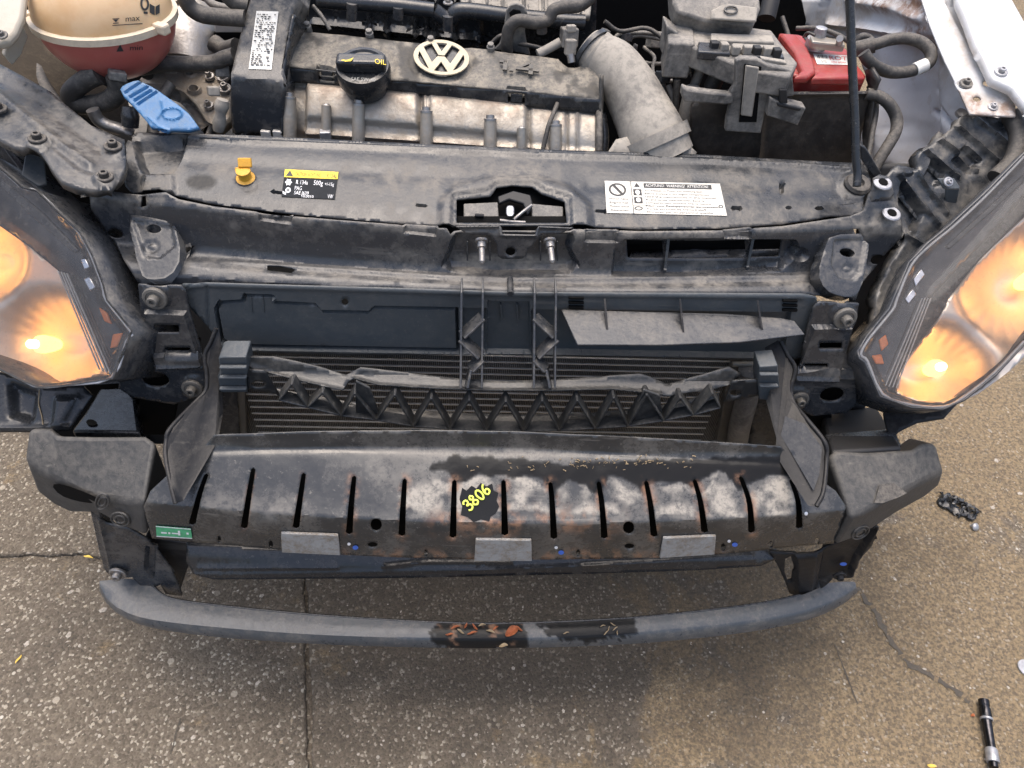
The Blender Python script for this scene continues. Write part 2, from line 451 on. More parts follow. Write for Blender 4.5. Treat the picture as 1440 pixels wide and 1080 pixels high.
M['guide'] = dusty('air_guide_plastic', (.015, .015, .016), (.13, .12, .105), .22, .42, .8, 12, top=.04, lo=.46, hi=.62, spec=.25)
M['rubber'] = dusty('black_rubber', (.03, .028, .026), DUST, .4, .6, .85, 14, top=.3)
M['cover'] = dusty('engine_cover_plastic', (.035, .036, .036), (.235, .21, .17), .75, .5, .9, 11, top=.3, lo=.38, hi=.6)
M['alu'] = dusty('cast_aluminium', (.31, .29, .255), (.25, .2, .145), .65, .4, .8, 10, fine=240, metal=.6, top=.16, bumpy=.4, soft=1)
M['steel'] = dusty('dull_steel', (.3, .29, .28), (.22, .18, .14), .45, .42, .8, 30, metal=.9, top=.1)
M['duct'] = dusty('dusty_intake_duct', (.06, .058, .055), (.31, .285, .245), .9, .55, .9, 7, top=.4, lo=.26, hi=.55, soft=1, bumpy=.25)
M['fuse'] = dusty('grey_dusty_plastic', (.05, .05, .05), (.28, .258, .225), .8, .45, .9, 13, top=.3, lo=.36, hi=.6, soft=.8)
M['white'] = dusty('white_car_paint', (.6, .605, .61), (.4, .32, .23), .4, .42, .8, 6, top=.0, lo=.46, hi=.72, spec=.3, bumpy=.2)
M['cream'] = dusty('dirty_cream_paint', (.38, .35, .29), (.34, .27, .19), .5, .4, .8, 8, top=.1)
M['grime'] = dusty('grimy_inner_panel', (.045, .038, .03), (.12, .1, .075), .6, .8, .95, 14, top=.1, spec=.05)
M['dull'] = dusty('dull_bolt_head', (.12, .115, .105), (.2, .175, .14), .6, .5, .85, 60, metal=.3, top=.1)
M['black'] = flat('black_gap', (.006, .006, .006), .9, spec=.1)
M['dark'] = flat('dark_metal', (.015, .015, .016), .6)
M['fin'] = None
M['blue'] = dusty('blue_plastic', (.035, .15, .33), (.24, .26, .26), .6, .45, .8, 12, top=.2)
M['red'] = dusty('red_battery_plastic', (.3, .026, .022), (.28, .15, .12), .4, .35, .7, 10, top=.15)
M['label'] = flat('white_label', (.72, .71, .66), .6, var=.2); M['label2'] = dusty('grimy_white_label', (.62, .6, .54), (.3, .27, .22), .35, .5, .8, 40, top=.1, bumpy=.05)
M['stickerblack'] = flat('black_sticker', (.02, .022, .025), .7, spec=.15)
M['truss'] = dusty('scuffed_black_plastic', (.02, .022, .024), (.2, .185, .16), .25, .35, .8, 16, top=.12, lo=.44, hi=.6)
M['ink'] = flat('black_ink', (.03, .03, .03), .6)
M['greyink'] = flat('grey_ink', (.3, .3, .28), .6)
M['redink'] = flat('red_ink', (.6, .04, .03), .6)
M['yellow'] = flat('yellow_label', (.85, .6, .03), .5, var=.2)
M['whiteink'] = flat('white_ink', (.8, .8, .8), .6)
M['greenlab'] = flat('green_label', (.08, .42, .2), .5, var=.3)
M['yellowpaint'] = flat('yellow_marker', (.78, .86, .12), .5, var=.1)
M['blackpaint'] = flat('fresh_black_paint', (.007, .008, .01), .65, spec=.2)
M['tan'] = dusty('tan_badge', (.5, .43, .3), (.3, .25, .17), .4, .5, .8, 30, top=.1)
M['ochre'] = dusty('ochre_plastic', (.68, .36, .03), (.35, .16, .05), .5, .5, .8, 60, top=.1)
M['zinc'] = flat('zinc_plated', (.42, .42, .43), .45, .6, var=.3)
M['pad'] = dusty('grey_foam_pad', (.3, .3, .29), (.2, .16, .115), .9, .8, .9, 22, top=.1, fine=400, lo=.42, hi=.6, bumpy=.7)
M['chrome'] = flat('chrome', (.7, .7, .72), .12, 1.0, var=.3)
M['pinkwire'] = flat('pink_wire', (.75, .25, .2), .5); M['bluewire'] = flat('pale_blue_wire', (.4, .5, .7), .5); M['greenwire'] = flat('green_wire', (.15, .55, .1), .5)
M['bluepaint'] = flat('blue_paint_dot', (.05, .15, .6), .5); M['straw'] = flat('straw', (.36, .27, .16), .8, var=.4)
M['leaf'] = flat('dry_leaf', (.42, .13, .05), .8, var=.5); M['petal'] = flat('yellow_petal', (.72, .5, .1), .8)
M['stone'] = flat('pale_stone', (.42, .38, .32), .9, var=.5)

def ground_mat():
    m, nt, N, L, B = new_mat('worn_aggregate_concrete'); k = NT(nt)
    v1 = k.vor(260); v2 = k.vor(95); v3 = k.vor(42)
    big = k.noise(2.2, 7, .65, dist=.8); mid = k.noise(9, 7, .7, dist=.5); fin = k.noise(130, 5, .75)
    sep = N.new('ShaderNodeSeparateColor'); L.new(v1.outputs['Color'], sep.inputs[0])
    cell = sep.outputs[0]
    base = k.mix(cell, (.074, .062, .048), (.2, .167, .126))
    base = k.mix(k.ramp(fin, .35, .7, 0, .9), base, (.112, .093, .07))
    base = k.mix(k.ramp(sep.outputs[1], .86, .97, 0, .75), base, (.4, .36, .29))
    # bigger pale stones, few
    s2 = N.new('ShaderNodeSeparateColor'); L.new(v2.outputs['Color'], s2.inputs[0])
    st2 = k.math('MULTIPLY', k.ramp(s2.outputs[0], .955, .97), k.ramp(v2.outputs['Distance'], .34, .26))
    base = k.mix(st2, base, k.mix(s2.outputs[1], (.32, .26, .18), (.5, .47, .41)))
    s3 = N.new('ShaderNodeSeparateColor'); L.new(v3.outputs['Color'], s3.inputs[0])
    st3 = k.math('MULTIPLY', k.ramp(s3.outputs[0], .975, .985), k.ramp(v3.outputs['Distance'], .27, .2))
    base = k.mix(k.math('MULTIPLY', st3, .7), base, (.4, .36, .29))
    # sandy film: more of it on the right-hand side
    x = N.new('ShaderNodeSeparateXYZ'); L.new(k.obj(), x.inputs[0])
    side = k.ramp(x.outputs[0], -.3, .6, -.09, .085)
    sand = k.ramp(k.math('ADD', k.math('ADD', k.math('MULTIPLY', big, .55), k.math('MULTIPLY', mid, .45)), side), .49, .535, 0, .85)
    sandc = k.mix(k.ramp(fin, .36, .64), (.125, .093, .054), (.29, .216, .127))
    base = k.mix(k.math('MULTIPLY', sand, k.ramp(k.math('ADD', k.math('MULTIPLY', fin, .5), k.math('MULTIPLY', cell, .4)), .25, .55, .3, 1)), base, sandc)
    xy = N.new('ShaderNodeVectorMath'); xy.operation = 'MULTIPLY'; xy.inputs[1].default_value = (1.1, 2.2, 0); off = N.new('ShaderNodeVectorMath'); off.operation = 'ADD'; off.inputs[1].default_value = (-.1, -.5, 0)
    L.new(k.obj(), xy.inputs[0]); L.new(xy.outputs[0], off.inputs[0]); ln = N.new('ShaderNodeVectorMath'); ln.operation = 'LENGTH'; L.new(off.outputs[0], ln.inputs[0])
    shade_stain = k.math('MULTIPLY', k.ramp(k.math('ADD', ln.outputs['Value'], k.math('MULTIPLY', k.math('SUBTRACT', k.noise(5, 8, .72, dist=.6), .5), 1.5)), 1.0, .5), .56)  # irregular dark patch under the car: contact shade painted in with damp staining
    base = k.mix(shade_stain, base, (.04, .033, .026))
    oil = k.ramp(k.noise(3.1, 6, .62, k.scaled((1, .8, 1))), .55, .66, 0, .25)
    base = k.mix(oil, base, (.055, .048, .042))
    L.new(base, B.inputs['Base Color'])
    B.inputs['Roughness'].default_value = .88; B.inputs['Specular IOR Level'].default_value = .25
    h = k.math('ADD', k.math('MULTIPLY', fin, .8), k.math('ADD', k.math('MULTIPLY', v1.outputs['Distance'], -.6), k.math('ADD', k.math('MULTIPLY', st2, .7), k.math('MULTIPLY', mid, .5))))
    L.new(k.bump(h, .004, .8), B.inputs['Normal'])
    return m
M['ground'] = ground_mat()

# ------------------------------------------------------------------ ground: base sheet, three worn slabs, stone chips
def ngon_sheet(name, pts, z, mat, parent=None, label=None):
    me = bpy.data.meshes.new(name); me.from_pydata([(x, y, z) for x, y in pts], [], [tuple(range(len(pts)))]); me.update()
    o = link(name, me, mat, parent, label=label); return o
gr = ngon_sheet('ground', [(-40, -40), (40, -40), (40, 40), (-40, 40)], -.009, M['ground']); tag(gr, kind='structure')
pv = bpy.data.objects.new('pavement', None); COL.objects.link(pv); WM['pavement'] = Matrix(); tag(pv, kind='structure')
def joint(y): return -.31 - .18 * y                        # the joint running away under the car
def rough_edge(a, b, amp, seed):
    n = max(2, int(math.hypot(b[0] - a[0], b[1] - a[1]) / .012)); r = np.random.default_rng(seed); w = 0; o = []
    dx, dy = b[0] - a[0], b[1] - a[1]; L = math.hypot(dx, dy)
    for i in range(n):
        t = i / n; w = .75 * w + r.normal(0, amp); o.append((a[0] + dx * t - dy / L * w, a[1] + dy * t + dx / L * w))
    return o
def slab(name, c, seed):
    pts = []
    for i in range(len(c)): pts += rough_edge(c[i], c[(i + 1) % len(c)], .0017, seed + i)
    me = bpy.data.meshes.new(name); bm = bmesh.new(); f = bm.faces.new([bm.verts.new((x, y, 0)) for x, y in pts])
    if f.normal.z < 0: bmesh.ops.reverse_faces(bm, faces=[f])
    r = bmesh.ops.extrude_face_region(bm, geom=[f]); top = [g for g in r['geom'] if isinstance(g, bmesh.types.BMFace)]
    bmesh.ops.translate(bm, vec=(0, 0, -.02), verts=list(f.verts)); bmesh.ops.recalc_face_normals(bm, faces=bm.faces)
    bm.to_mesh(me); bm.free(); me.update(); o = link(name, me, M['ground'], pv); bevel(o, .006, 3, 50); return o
g = .0035
slab('slab', [(joint(-3) - g, -3), (joint(.235) - g, .228), (-3.2, .228), (-3.2, -3)], 1)
slab('slab', [(joint(.245) - g, .242), (joint(3) - g, 3), (-3.2, 3), (-3.2, .242)], 11)
slab('slab', [(joint(-3) + g, -3), (3.5, -3), (3.5, 3), (joint(3) + g, 3)], 21)
PEB = [(*W(x, y, 'z', 0)[:2], s * .00105) for x, y, s in ((99, 833, 6), (145, 858, 8), (97, 893, 7), (112, 908, 4), (38, 905, 6), (12, 886, 5), (44, 858, 3), (300, 833, 4), (368, 838, 5), (412, 910, 4), (362, 961, 5), (350, 960, 4), (735, 1020, 4), (792, 1000, 4), (808, 1000, 4), (830, 970, 3), (745, 970, 3), (1258, 814, 5), (1365, 857, 5), (1234, 870, 4), (1237, 878, 4), (1300, 941, 4), (256, 1025, 5), (272, 1037, 5), (410, 1073, 6), (140, 1035, 4), (1401, 648, 8), (1396, 714, 7), (1434, 694, 7), (228, 928, 3), (127, 926, 4), (248, 981, 3), (1352, 570, 6), (1392, 606, 7))]
def chips(name, n, mat, smin, smax, xr, yr, seed, sel=None):
    r = np.random.default_rng(seed); V = []; F = []
    ico = [(0, 0, 1), (.9, 0, .35), (.28, .86, .35), (-.73, .53, .35), (-.73, -.53, .35), (.28, -.86, .35), (0, 0, -.3)]
    for i in range(n):
        x, y = r.uniform(*xr), r.uniform(*yr); s = smin + (smax - smin) * r.random() ** 3; a = r.uniform(0, 6.28); e = r.uniform(.5, 1)
        b = len(V); ca, sa = math.cos(a), math.sin(a)
        for (u, v, w) in ico:
            u, v = u * s * r.uniform(.8, 1.2), v * s * e * r.uniform(.8, 1.2); V.append((x + ca * u - sa * v, y + sa * u + ca * v, w * s * .35))
        for j in range(5): F += [(b, b + 1 + j, b + 1 + (j + 1) % 5), (b + 6, b + 1 + (j + 1) % 5, b + 1 + j)]
    for (x, y, s) in sel or ():
        b = len(V); a = r.uniform(0, 6)
        for (u, v, w) in ico: u, v = u * s * r.uniform(.8, 1.2), v * s * .7 * r.uniform(.8, 1.2); V.append((x + math.cos(a) * u - math.sin(a) * v, y + math.sin(a) * u + math.cos(a) * v, w * s * .3))
        for j in range(5): F += [(b, b + 1 + j, b + 1 + (j + 1) % 5), (b + 6, b + 1 + (j + 1) % 5, b + 1 + j)]
    me = bpy.data.meshes.new(name); me.from_pydata(V, [], F); finish(me, 0); o = link(name, me, mat); return tag(o, kind='stuff')
o = chips('gravel', 900, M['stone'], .001, .004, (-1.1, 1.3), (-.2, .7), 3, PEB); tag(o, 'small pale stone chips strewn over the concrete', 'gravel')

# ------------------------------------------------------------------ the car
car = empty('car', (0, .35, 0), 'stripped white car front with bumper removed, engine bay open and headlights lit', 'car')

def bolt_mesh(name, R1, R2, h):      # washer and head in one turned piece
    return lathe_mesh(name, [(R1, 0), (R1, h * .25), (R1 * .93, h * .35), (R1 * .72, h * .38), (R1 * .68, h * .3), (R2 * 1.05, h * .3), (R2, h * .9), (R2 * .85, h), (R2 * .5, h), (R2 * .42, h * .72)], 24)
BM_ = {}
def bolt(surf, px, py, rpx, parent, mat='steel', lift=0, h=None, name='bolt', ratio=.5, n=None):
    p, nn = at_surf(surf, px, py, lift); n = nn if n is None else n
    d = float((p - CAM) @ FWD); r = rpx * d / FPX
    k = (round(r, 4), ratio, mat, name)
    if k not in BM_:
        BM_[k] = bolt_mesh(name, r, r * ratio, h or r * .9); BM_[k].materials.append(M[mat])
    return link(name, BM_[k], None, parent, frame(p, n))

# --- bumper beam: pressed steel, rounded top, real slots
beam_s = prof_py([(606, .094, 0), (632, .088, 0), (646, .075, .03), (728, .012, .12), (740, .002, .13), (790, -.002, .13)], 2)
beam_out = [(301, 612), (440, 607), (610, 606), (720, 607), (900, 616), (1098, 628), (1120, 650), (1175, 690), (1190, 712), (1180, 745), (1172, 764),
            (1120, 768), (1040, 777), (960, 783), (860, 786), (700, 787), (560, 784), (480, 780), (400, 774), (300, 764), (214, 757), (207, 735), (202, 712), (212, 690), (255, 650), (290, 625)]
slots = [((297, 640), (288, 672), (270, 737)), ((356, 660), (351, 690), (343, 742)), ((427, 667), (422, 700), (416, 742)), ((498, 671), (494, 706), (491, 750)),
         ((569, 675), (567, 706), (565, 753)), ((639, 677), (638, 710), (637, 755)), ((708, 677), (709, 710), (710, 752)), ((774, 680), (777, 710), (779, 757)),
         ((842, 679), (847, 710), (850, 756)), ((909, 678), (915, 708), (920, 754)), ((977, 676), (986, 706), (991, 748)), ((1042, 672), (1055, 704), (1057, 748)), ((1113, 676), (1124, 706), (1124, 742))]
def slotpoly(a, b, c, w0=3.0, w1=5.0):
    P = smooth([a, b, c], 2); L = []; Rr = []
    for i, p in enumerate(P):
        w = w0 + (w1 - w0) * i / (len(P) - 1); L.append((p[0] - w, p[1])); Rr.append((p[0] + w, p[1]))
    return [(a[0], a[1] - 2.5)] + Rr + [(c[0], c[1] + 2.5)] + L[::-1]
sl = [slotpoly(*s) for s in slots[1:]]
sl[0] = slotpoly(*slots[1])
sl.insert(0, slotpoly((290, 668), (280, 695), (270, 737)))
small = [(239, 757, 2.5, 4), (308, 761, 2.6, 5), (381, 768, 3, 6), (503, 780, 2, 3), (599, 780, 2.6, 5), (751, 776, 0, 0), (813, 780, 3, 5), (1017, 772, 3.5, 6), (1084, 768, 3, 5), (1149, 763, 3, 5)]
bh = sl + [ell(529, 738, 8, 9), ell(524, 766, 7, 4), ell(884, 742, 8, 9), ell(885, 768, 7, 4.2)] + [ell(x, y - 2, a, b, 10) for x, y, a, b in small if a and b > 4]
wet_poly = [(605, 650), (640, 642), (800, 650), (1110, 640), (1150, 668), (1130, 674), (1075, 668), (1040, 690), (1020, 664), (990, 668), (975, 690), (955, 676), (915, 680), (908, 700), (880, 672), (855, 668), (842, 695), (825, 684), (800, 676), (780, 698), (765, 672), (720, 668), (680, 668), (640, 680), (628, 664), (600, 664)]
stain_poly = [(640, 668), (700, 664), (760, 672), (775, 700), (800, 680), (828, 684), (842, 704), (855, 670), (880, 680), (908, 700), (940, 680), (975, 680), (985, 700), (1000, 670), (1020, 664), (1042, 690), (1060, 672), (1110, 668), (1125, 700), (1120, 722), (1060, 728), (990, 726), (930, 728), (880, 726), (790, 722), (720, 718), (660, 725), (560, 720), (560, 690), (600, 676)]
def beam_dust(X, Y_):
    n = vnoise(X, Y_, 26, 3, 4); a = 1 - sstep(-3, 3, sdf(stain_poly, X, Y_) + (n - .5) * 30)
    lip = np.exp(-((Y_ - 636 - (X - 700) * .01) / 9) ** 2) * sstep(520, 640, X) * (1 - sstep(780, 850, X)) * .35
    return np.clip(a * sstep(.3, .6, n) * .95 + lip + .2 * sstep(.5, .75, vnoise(X, Y_, 60, 5, 4)), 0, 1)
def beam_wet(X, Y_):
    n = vnoise(X, Y_, 16, 8, 3); return (1 - sstep(-2, 2, sdf(wet_poly, X, Y_) + (n - .5) * 14)) * .95
def beam_rust(X, Y_):
    d = np.full(X.shape, 1e9)
    for k, s in enumerate(slots[1:]): d = np.minimum(d, dist_line(s, X, Y_) + (0 if 2 <= k <= 10 else 5))
    n = vnoise(X, Y_, 14, 12, 4); r = sstep(13, 4, d) * sstep(.42, .62, n) * .8
    band = np.exp(-((Y_ - 735) / 17) ** 2) * sstep(585, 640, X) * (1 - sstep(830, 900, X)) * sstep(.42, .6, n)
    low = sstep(766, 782, Y_) * sstep(400, 520, X) * (1 - sstep(950, 1050, X)) * sstep(.5, .62, n) * .9
    return np.maximum(np.maximum(r, band), low)
beam = relief('bumper_beam', beam_out, beam_s, M['beam'], car, holes=bh, step=3.6, thick=.0022, sharp=40,
              bumps=[(ell(375, 738, 22, 11), .004, 12), ('l', [(302, 634), (500, 629), (720, 631), (900, 640), (1110, 652)], -.0015, 4)],
              masks={'dust': beam_dust, 'wet': beam_wet, 'rust': beam_rust}, rough=.0016)
# grey foam pads on the front face
for q in ([(396, 746), (476, 749), (479, 777), (397, 773)], [(669, 755), (747, 756), (748, 785), (667, 785)], [(932, 753), (1006, 750), (1004, 776), (927, 781)]):
    o = prism('foam_pad', q, beam_s, M['pad'], beam, bev=.001, vec=(0, .004, 0))
    for v in o.data.vertices: v.co.y -= .0045
    solid(o, .0)
    o.modifiers.remove(o.modifiers['thick'])
def scribble(X, Y_): return X * 0
o = relief('paint_patch', [(650, 686), (656, 690), (663, 683), (670, 687), (676, 679), (684, 684), (692, 680), (694, 690), (701, 693), (698, 704), (702, 712), (697, 722), (690, 726), (688, 733), (676, 730), (666, 734), (658, 727), (648, 724), (650, 712), (646, 702)], beam_s, M['blackpaint'], beam, step=4, thick=0)
for v in o.data.vertices: v.co += Vector((0, -.0006, .0009))
DIG = {'3': [(0, .18), (.2, 0), (.5, .05), (.5, .32), (.2, .46), (.55, .56), (.58, .85), (.28, 1), (0, .86)], '8': [(.5, .2), (.28, 0), (.05, .2), (.28, .46), (.58, .75), (.28, 1), (0, .75), (.28, .46), (.5, .2)],
       '0': [(.3, 0), (.02, .3), (.1, .85), (.35, 1), (.58, .65), (.55, .2), (.3, 0)], '6': [(.5, .0), (.18, .25), (.0, .7), (.2, 1), (.52, .88), (.5, .58), (.2, .55), (.03, .75)]}
ca, sa = math.cos(R(43)), math.sin(R(43))
for i, c in enumerate('3806'):
    P = []
    for u, v in DIG[c]:
        du, dv = i * 11 + u * 13, v * 15.5; P.append(at_surf(beam_s, 650 + ca * du + sa * dv, 708 - sa * du + ca * dv, .0019)[0])
    tube('painted_digit', P, .0013, M['yellowpaint'], beam, 8, 5)
relief('beam_interior', [(215, 700), (300, 640), (500, 630), (720, 632), (900, 640), (1110, 652), (1180, 708), (1165, 755), (960, 774), (700, 778), (400, 770), (225, 750)], Prof([(y_ + .03, z_ - .015, b_) for y_, z_, b_ in beam_s.n]), M['black'], beam, step=14, thick=.002)  # black sheet added to paint in the shade seen through the slots
prints('green_sticker', [(220, 738), (269, 742), (271, 756), (221, 753)], beam_s, [('r', 0, 0, 1, 1)], M['greenlab'], beam, .0014, .0003)
prints('sticker_print', [(220, 738), (269, 742), (271, 756), (221, 753)], beam_s, [('r', 0, .0, 1, .08), ('r', 0, .92, 1, 1), ('r', .14, .52, .3, .66), ('r', .34, .5, .4, .68), ('r', .44, .52, .62, .64), ('r', .62, .28, .68, .74), ('r', .86, .4, .92, .6)], M['whiteink'], beam, .0019)
for x, y, c in ((500, 769, 'bluepaint'), (789, 776, 'bluepaint'), (1033, 765, 'bluepaint'), (491, 764, 'whiteink'), (782, 769, 'whiteink'), (1025, 760, 'whiteink'), (1133, 722, 'whiteink')):
    prints('paint_dot', [(x - 4, y - 3), (x + 4, y - 3), (x + 4, y + 3), (x - 4, y + 3)], beam_s, [('o', .5, .5, .5 if c[0] == 'b' else .3, .5 if c[0] == 'b' else .35, 0, 0)], M[c], beam, .0012)

# --- foam impact blocks at both ends
fL = prof_py([(590, .15, 0), (604, .13, 0), (735, .03, 0), (748, .012, 0), (830, .005, 0)], 1)
def block(name, top, front, ytop, label=None):
    """closed block: top outline (px,py,y) and front lower edge (px,py,y) joined by faces"""
    T = [W(a, b, 'y', y) for a, b, y in top]; 
    return T
def loftblock(name, rows, mat, parent, caps=True, bev=.006, label=None, sub=0):
    """rows of world points, equal length, joined by quads; closed as a ring of rows"""
    n = len(rows[0]); V = [tuple(p) for r in rows for p in r]; F = []; m = len(rows)
    for i in range(m):
        for j in range(n - 1):
            a = i * n + j; b = ((i + 1) % m) * n + j; F.append((a, a + 1, b + 1, b))
    F += [tuple(i * n for i in range(m))[::-1], tuple(i * n + n - 1 for i in range(m))]
    me = bpy.data.meshes.new(name); bm = bmesh.new(); vs = [bm.verts.new(v) for v in V]
    for f in F: bm.faces.new([vs[i] for i in f])
    bmesh.ops.recalc_face_normals(bm, faces=bm.faces); bm.to_mesh(me); bm.free(); finish(me, 40)
    o = link(name, me, mat, parent, label=label)
    if bev: bevel(o, bev, 3, 25)
    return o
def rowpx(L): return [W(a, b, 'y', y) for a, b, y in L]
# left: rear-top edge, front-top edge, front-bottom edge, rear-bottom
left_foam = loftblock('foam_block', [
    rowpx([(40, 602, .13), (70, 601, .13), (80, 612, .115), (130, 613, .112), (205, 612, .11), (220, 622, .1)]),
    rowpx([(34, 645, .10), (52, 663, .092), (85, 678, .078), (120, 697, .06), (165, 705, .045), (204, 706, .032)]),
    rowpx([(50, 690, .105), (78, 712, .1), (100, 722, .092), (140, 722, .07), (170, 740, .045), (206, 756, .02)]),
    [Vector(W(x, y, 'y', v)) + Vector((0, .1, -.01)) for x, y, v in [(50, 690, .105), (78, 712, .1), (100, 722, .092), (140, 722, .07), (170, 740, .045), (206, 756, .02)]]],
    M['foam'], car, bev=.007)
right_foam = loftblock('foam_block', [
    rowpx([(1163, 640, .1), (1175, 632, .105), (1220, 635, .11), (1285, 632, .118), (1296, 624, .13), (1316, 624, .135)]),
    rowpx([(1197, 728, .02), (1215, 722, .028), (1245, 705, .05), (1275, 690, .07), (1310, 672, .095), (1328, 664, .11)]),
    rowpx([(1174, 768, .02), (1205, 756, .036), (1225, 745, .06), (1260, 722, .08), (1300, 700, .1), (1322, 682, .115)]),
    [Vector(W(x, y, 'y', v)) + Vector((0, .1, -.01)) for x, y, v in [(1174, 768, .02), (1205, 756, .036), (1225, 745, .06), (1260, 722, .08), (1300, 700, .1), (1322, 682, .115)]]],
    M['foam'], car, bev=.007)
def facet(a, b, c, d): return W(*a), W(*b), W(*c), W(*d)
lface = plane3((85, 678, 'y', .078), (165, 705, 'y', .045), (140, 722, 'y', .07))
pocket = relief('tow_eye_pocket', smooth([(74, 679), (90, 678), (128, 692), (146, 702), (134, 706), (108, 702), (86, 694)], 1, True), lface, M['black'], left_foam, step=4, thick=0)
for v in pocket.data.vertices: v.co += Vector((0, -.004, .002))
for cx, cy, rx, ry in ((147, 702, 9, 11), (172, 727, 13, 9)):
    fp = plane3((120, 697, 'y', .058), (204, 706, 'y', .03), (170, 740, 'y', .043))
    for s in (1, .55):
        P = [at_surf(fp, x, y, .004)[0] for x, y in ell(cx, cy, rx * s, ry * s, 16, 20)]; tube('moulded_ring', P + [P[0]], .0014, M['foam'], left_foam, 6, 2)
fp = plane3((1197, 728, 'y', .02), (1310, 672, 'y', .095), (1225, 745, 'y', .06))
for s in (1, .6):
    P = [at_surf(fp, x, y, .004)[0] for x, y in ell(1207, 746, 13 * s, 7 * s, 16, -30)]; tube('moulded_ring', P + [P[0]], .0013, M['foam'], right_foam, 6, 2)
tp = plane3((1175, 632, 'y', .105), (1197, 728, 'y', .02), (1310, 672, 'y', .095))
o = relief('scuffed_patch', [(1236, 682), (1256, 680), (1274, 694), (1262, 700), (1240, 708), (1228, 708)], tp, M['rubber'], right_foam, step=4, thick=0); 
for v in o.data.vertices: v.co += Vector((0, -.001, .0025))

# --- lower bar
def xloft(name, tops, mids, bots, mat, parent, depth=.012):
    """tops/mids/bots: pixel polylines with z; rows lofted along the bar"""
    n = 60
    def rs(L):
        L = np.array(smooth(L, 2)); s = np.r_[0, np.cumsum(np.hypot(*np.diff(L[:, :2], axis=0).T))]; t = np.linspace(0, s[-1], n)
        return [W(np.interp(u, s, L[:, 0]), np.interp(u, s, L[:, 1]), 'z', np.interp(u, s, L[:, 2])) for u in t]
    A, B, C_ = rs(tops), rs(mids), rs(bots)
    rows = [[a + np.array([0, .003, -.014]) for a in A], A]
    rows += [[a * (1 - t) + b * t + np.array([0, 0, .0012 * math.sin(math.pi * t)]) for a, b in zip(A, B)] for t in (.08, .16, .28, .4, .5, .62, .74, .84, .95)]
    rows += [B] + [[a * (1 - t) + b * t + np.array([0, -.002 * math.sin(math.pi * t), 0]) for a, b in zip(B, C_)] for t in (.2, .45, .7)] + [C_, [c + np.array([0, .012, -.002]) for c in C_]]
    return loftblock(name, rows, mat, parent, bev=0)
zt, zb = .225, .2
lbar = xloft('lower_bar', [(140, 817, zt), (193, 812, zt), (212, 824, zt), (238, 842, zt), (300, 852, zt), (440, 866, zt), (600, 876, zt), (720, 878, zt), (880, 871, zt), (1000, 859, zt), (1080, 848, zt), (1125, 838, zt), (1150, 828, zt), (1165, 818, zt), (1202, 818, zt)],
             [(141, 825, .22), (150, 843, .22), (172, 860, .22), (210, 872, .22), (300, 882, .22), (440, 893, .22), (600, 898, .22), (720, 899, .22), (880, 892, .22), (1000, 880, .22), (1080, 870, .22), (1130, 860, .22), (1165, 848, .22), (1190, 836, .22), (1204, 826, .22)],
             [(140, 831, zb), (152, 853, zb), (175, 870, zb), (212, 884, zb), (300, 896, zb), (440, 906, zb), (600, 911, zb), (720, 912, zb), (880, 907, zb), (1000, 896, zb), (1080, 885, zb), (1132, 874, zb), (1168, 860, zb), (1193, 845, zb), (1206, 833, zb)], M['bar'], car)
zl = .2235
bl = [W(x, y - 1.6, 'z', zl) for x, y in ((214, 825), (238, 842), (300, 852), (440, 866), (600, 876), (720, 878), (880, 871), (1000, 859), (1080, 848), (1125, 838))]
tube('bar_lip', bl, .0022, M['clean'], lbar, 8, 6)
# wet patches: attribute on the bar's own mesh
me = lbar.data; co = np.array([tuple(v.co) for v in me.vertices])
def to_px(P):
    d = P - CAM; z = d @ FWD; return 720 + FPX * (d @ RIGHT) / z, 540 - FPX * (d @ UP) / z
bm = bmesh.new(); bm.from_mesh(me)
es = [e for e in bm.edges if min(v.co.x for v in e.verts) < .25 and max(v.co.x for v in e.verts) > -.15]
bmesh.ops.subdivide_edges(bm, edges=[e for e in es if abs(e.verts[0].co.x - e.verts[1].co.x) > .008], cuts=4); bm.to_mesh(me); bm.free(); finish(me, 40)
co = np.array([tuple(v.co) for v in me.vertices]); PX, PY = to_px(co); nz = vnoise(PX, PY, 11, 4, 4)
w1 = 1 - sstep(-2, 2, sdf([(612, 870), (738, 870), (742, 905), (733, 916), (628, 916), (618, 904), (606, 890)], PX, PY) + (nz - .5) * 26)
w2 = 1 - sstep(-2, 2, sdf([(756, 868), (892, 862), (896, 884), (870, 896), (800, 902), (772, 894)], PX, PY) + (nz - .5) * 26)
at = me.attributes.new('wet', 'FLOAT', 'POINT'); at.data.foreach_set('value', np.clip(w1 + w2, 0, 1).astype(np.float32))
at = me.attributes.new('rust', 'FLOAT', 'POINT'); at.data.foreach_set('value', (np.clip(w1, 0, 1) * sstep(.6, .72, nz)).astype(np.float32))

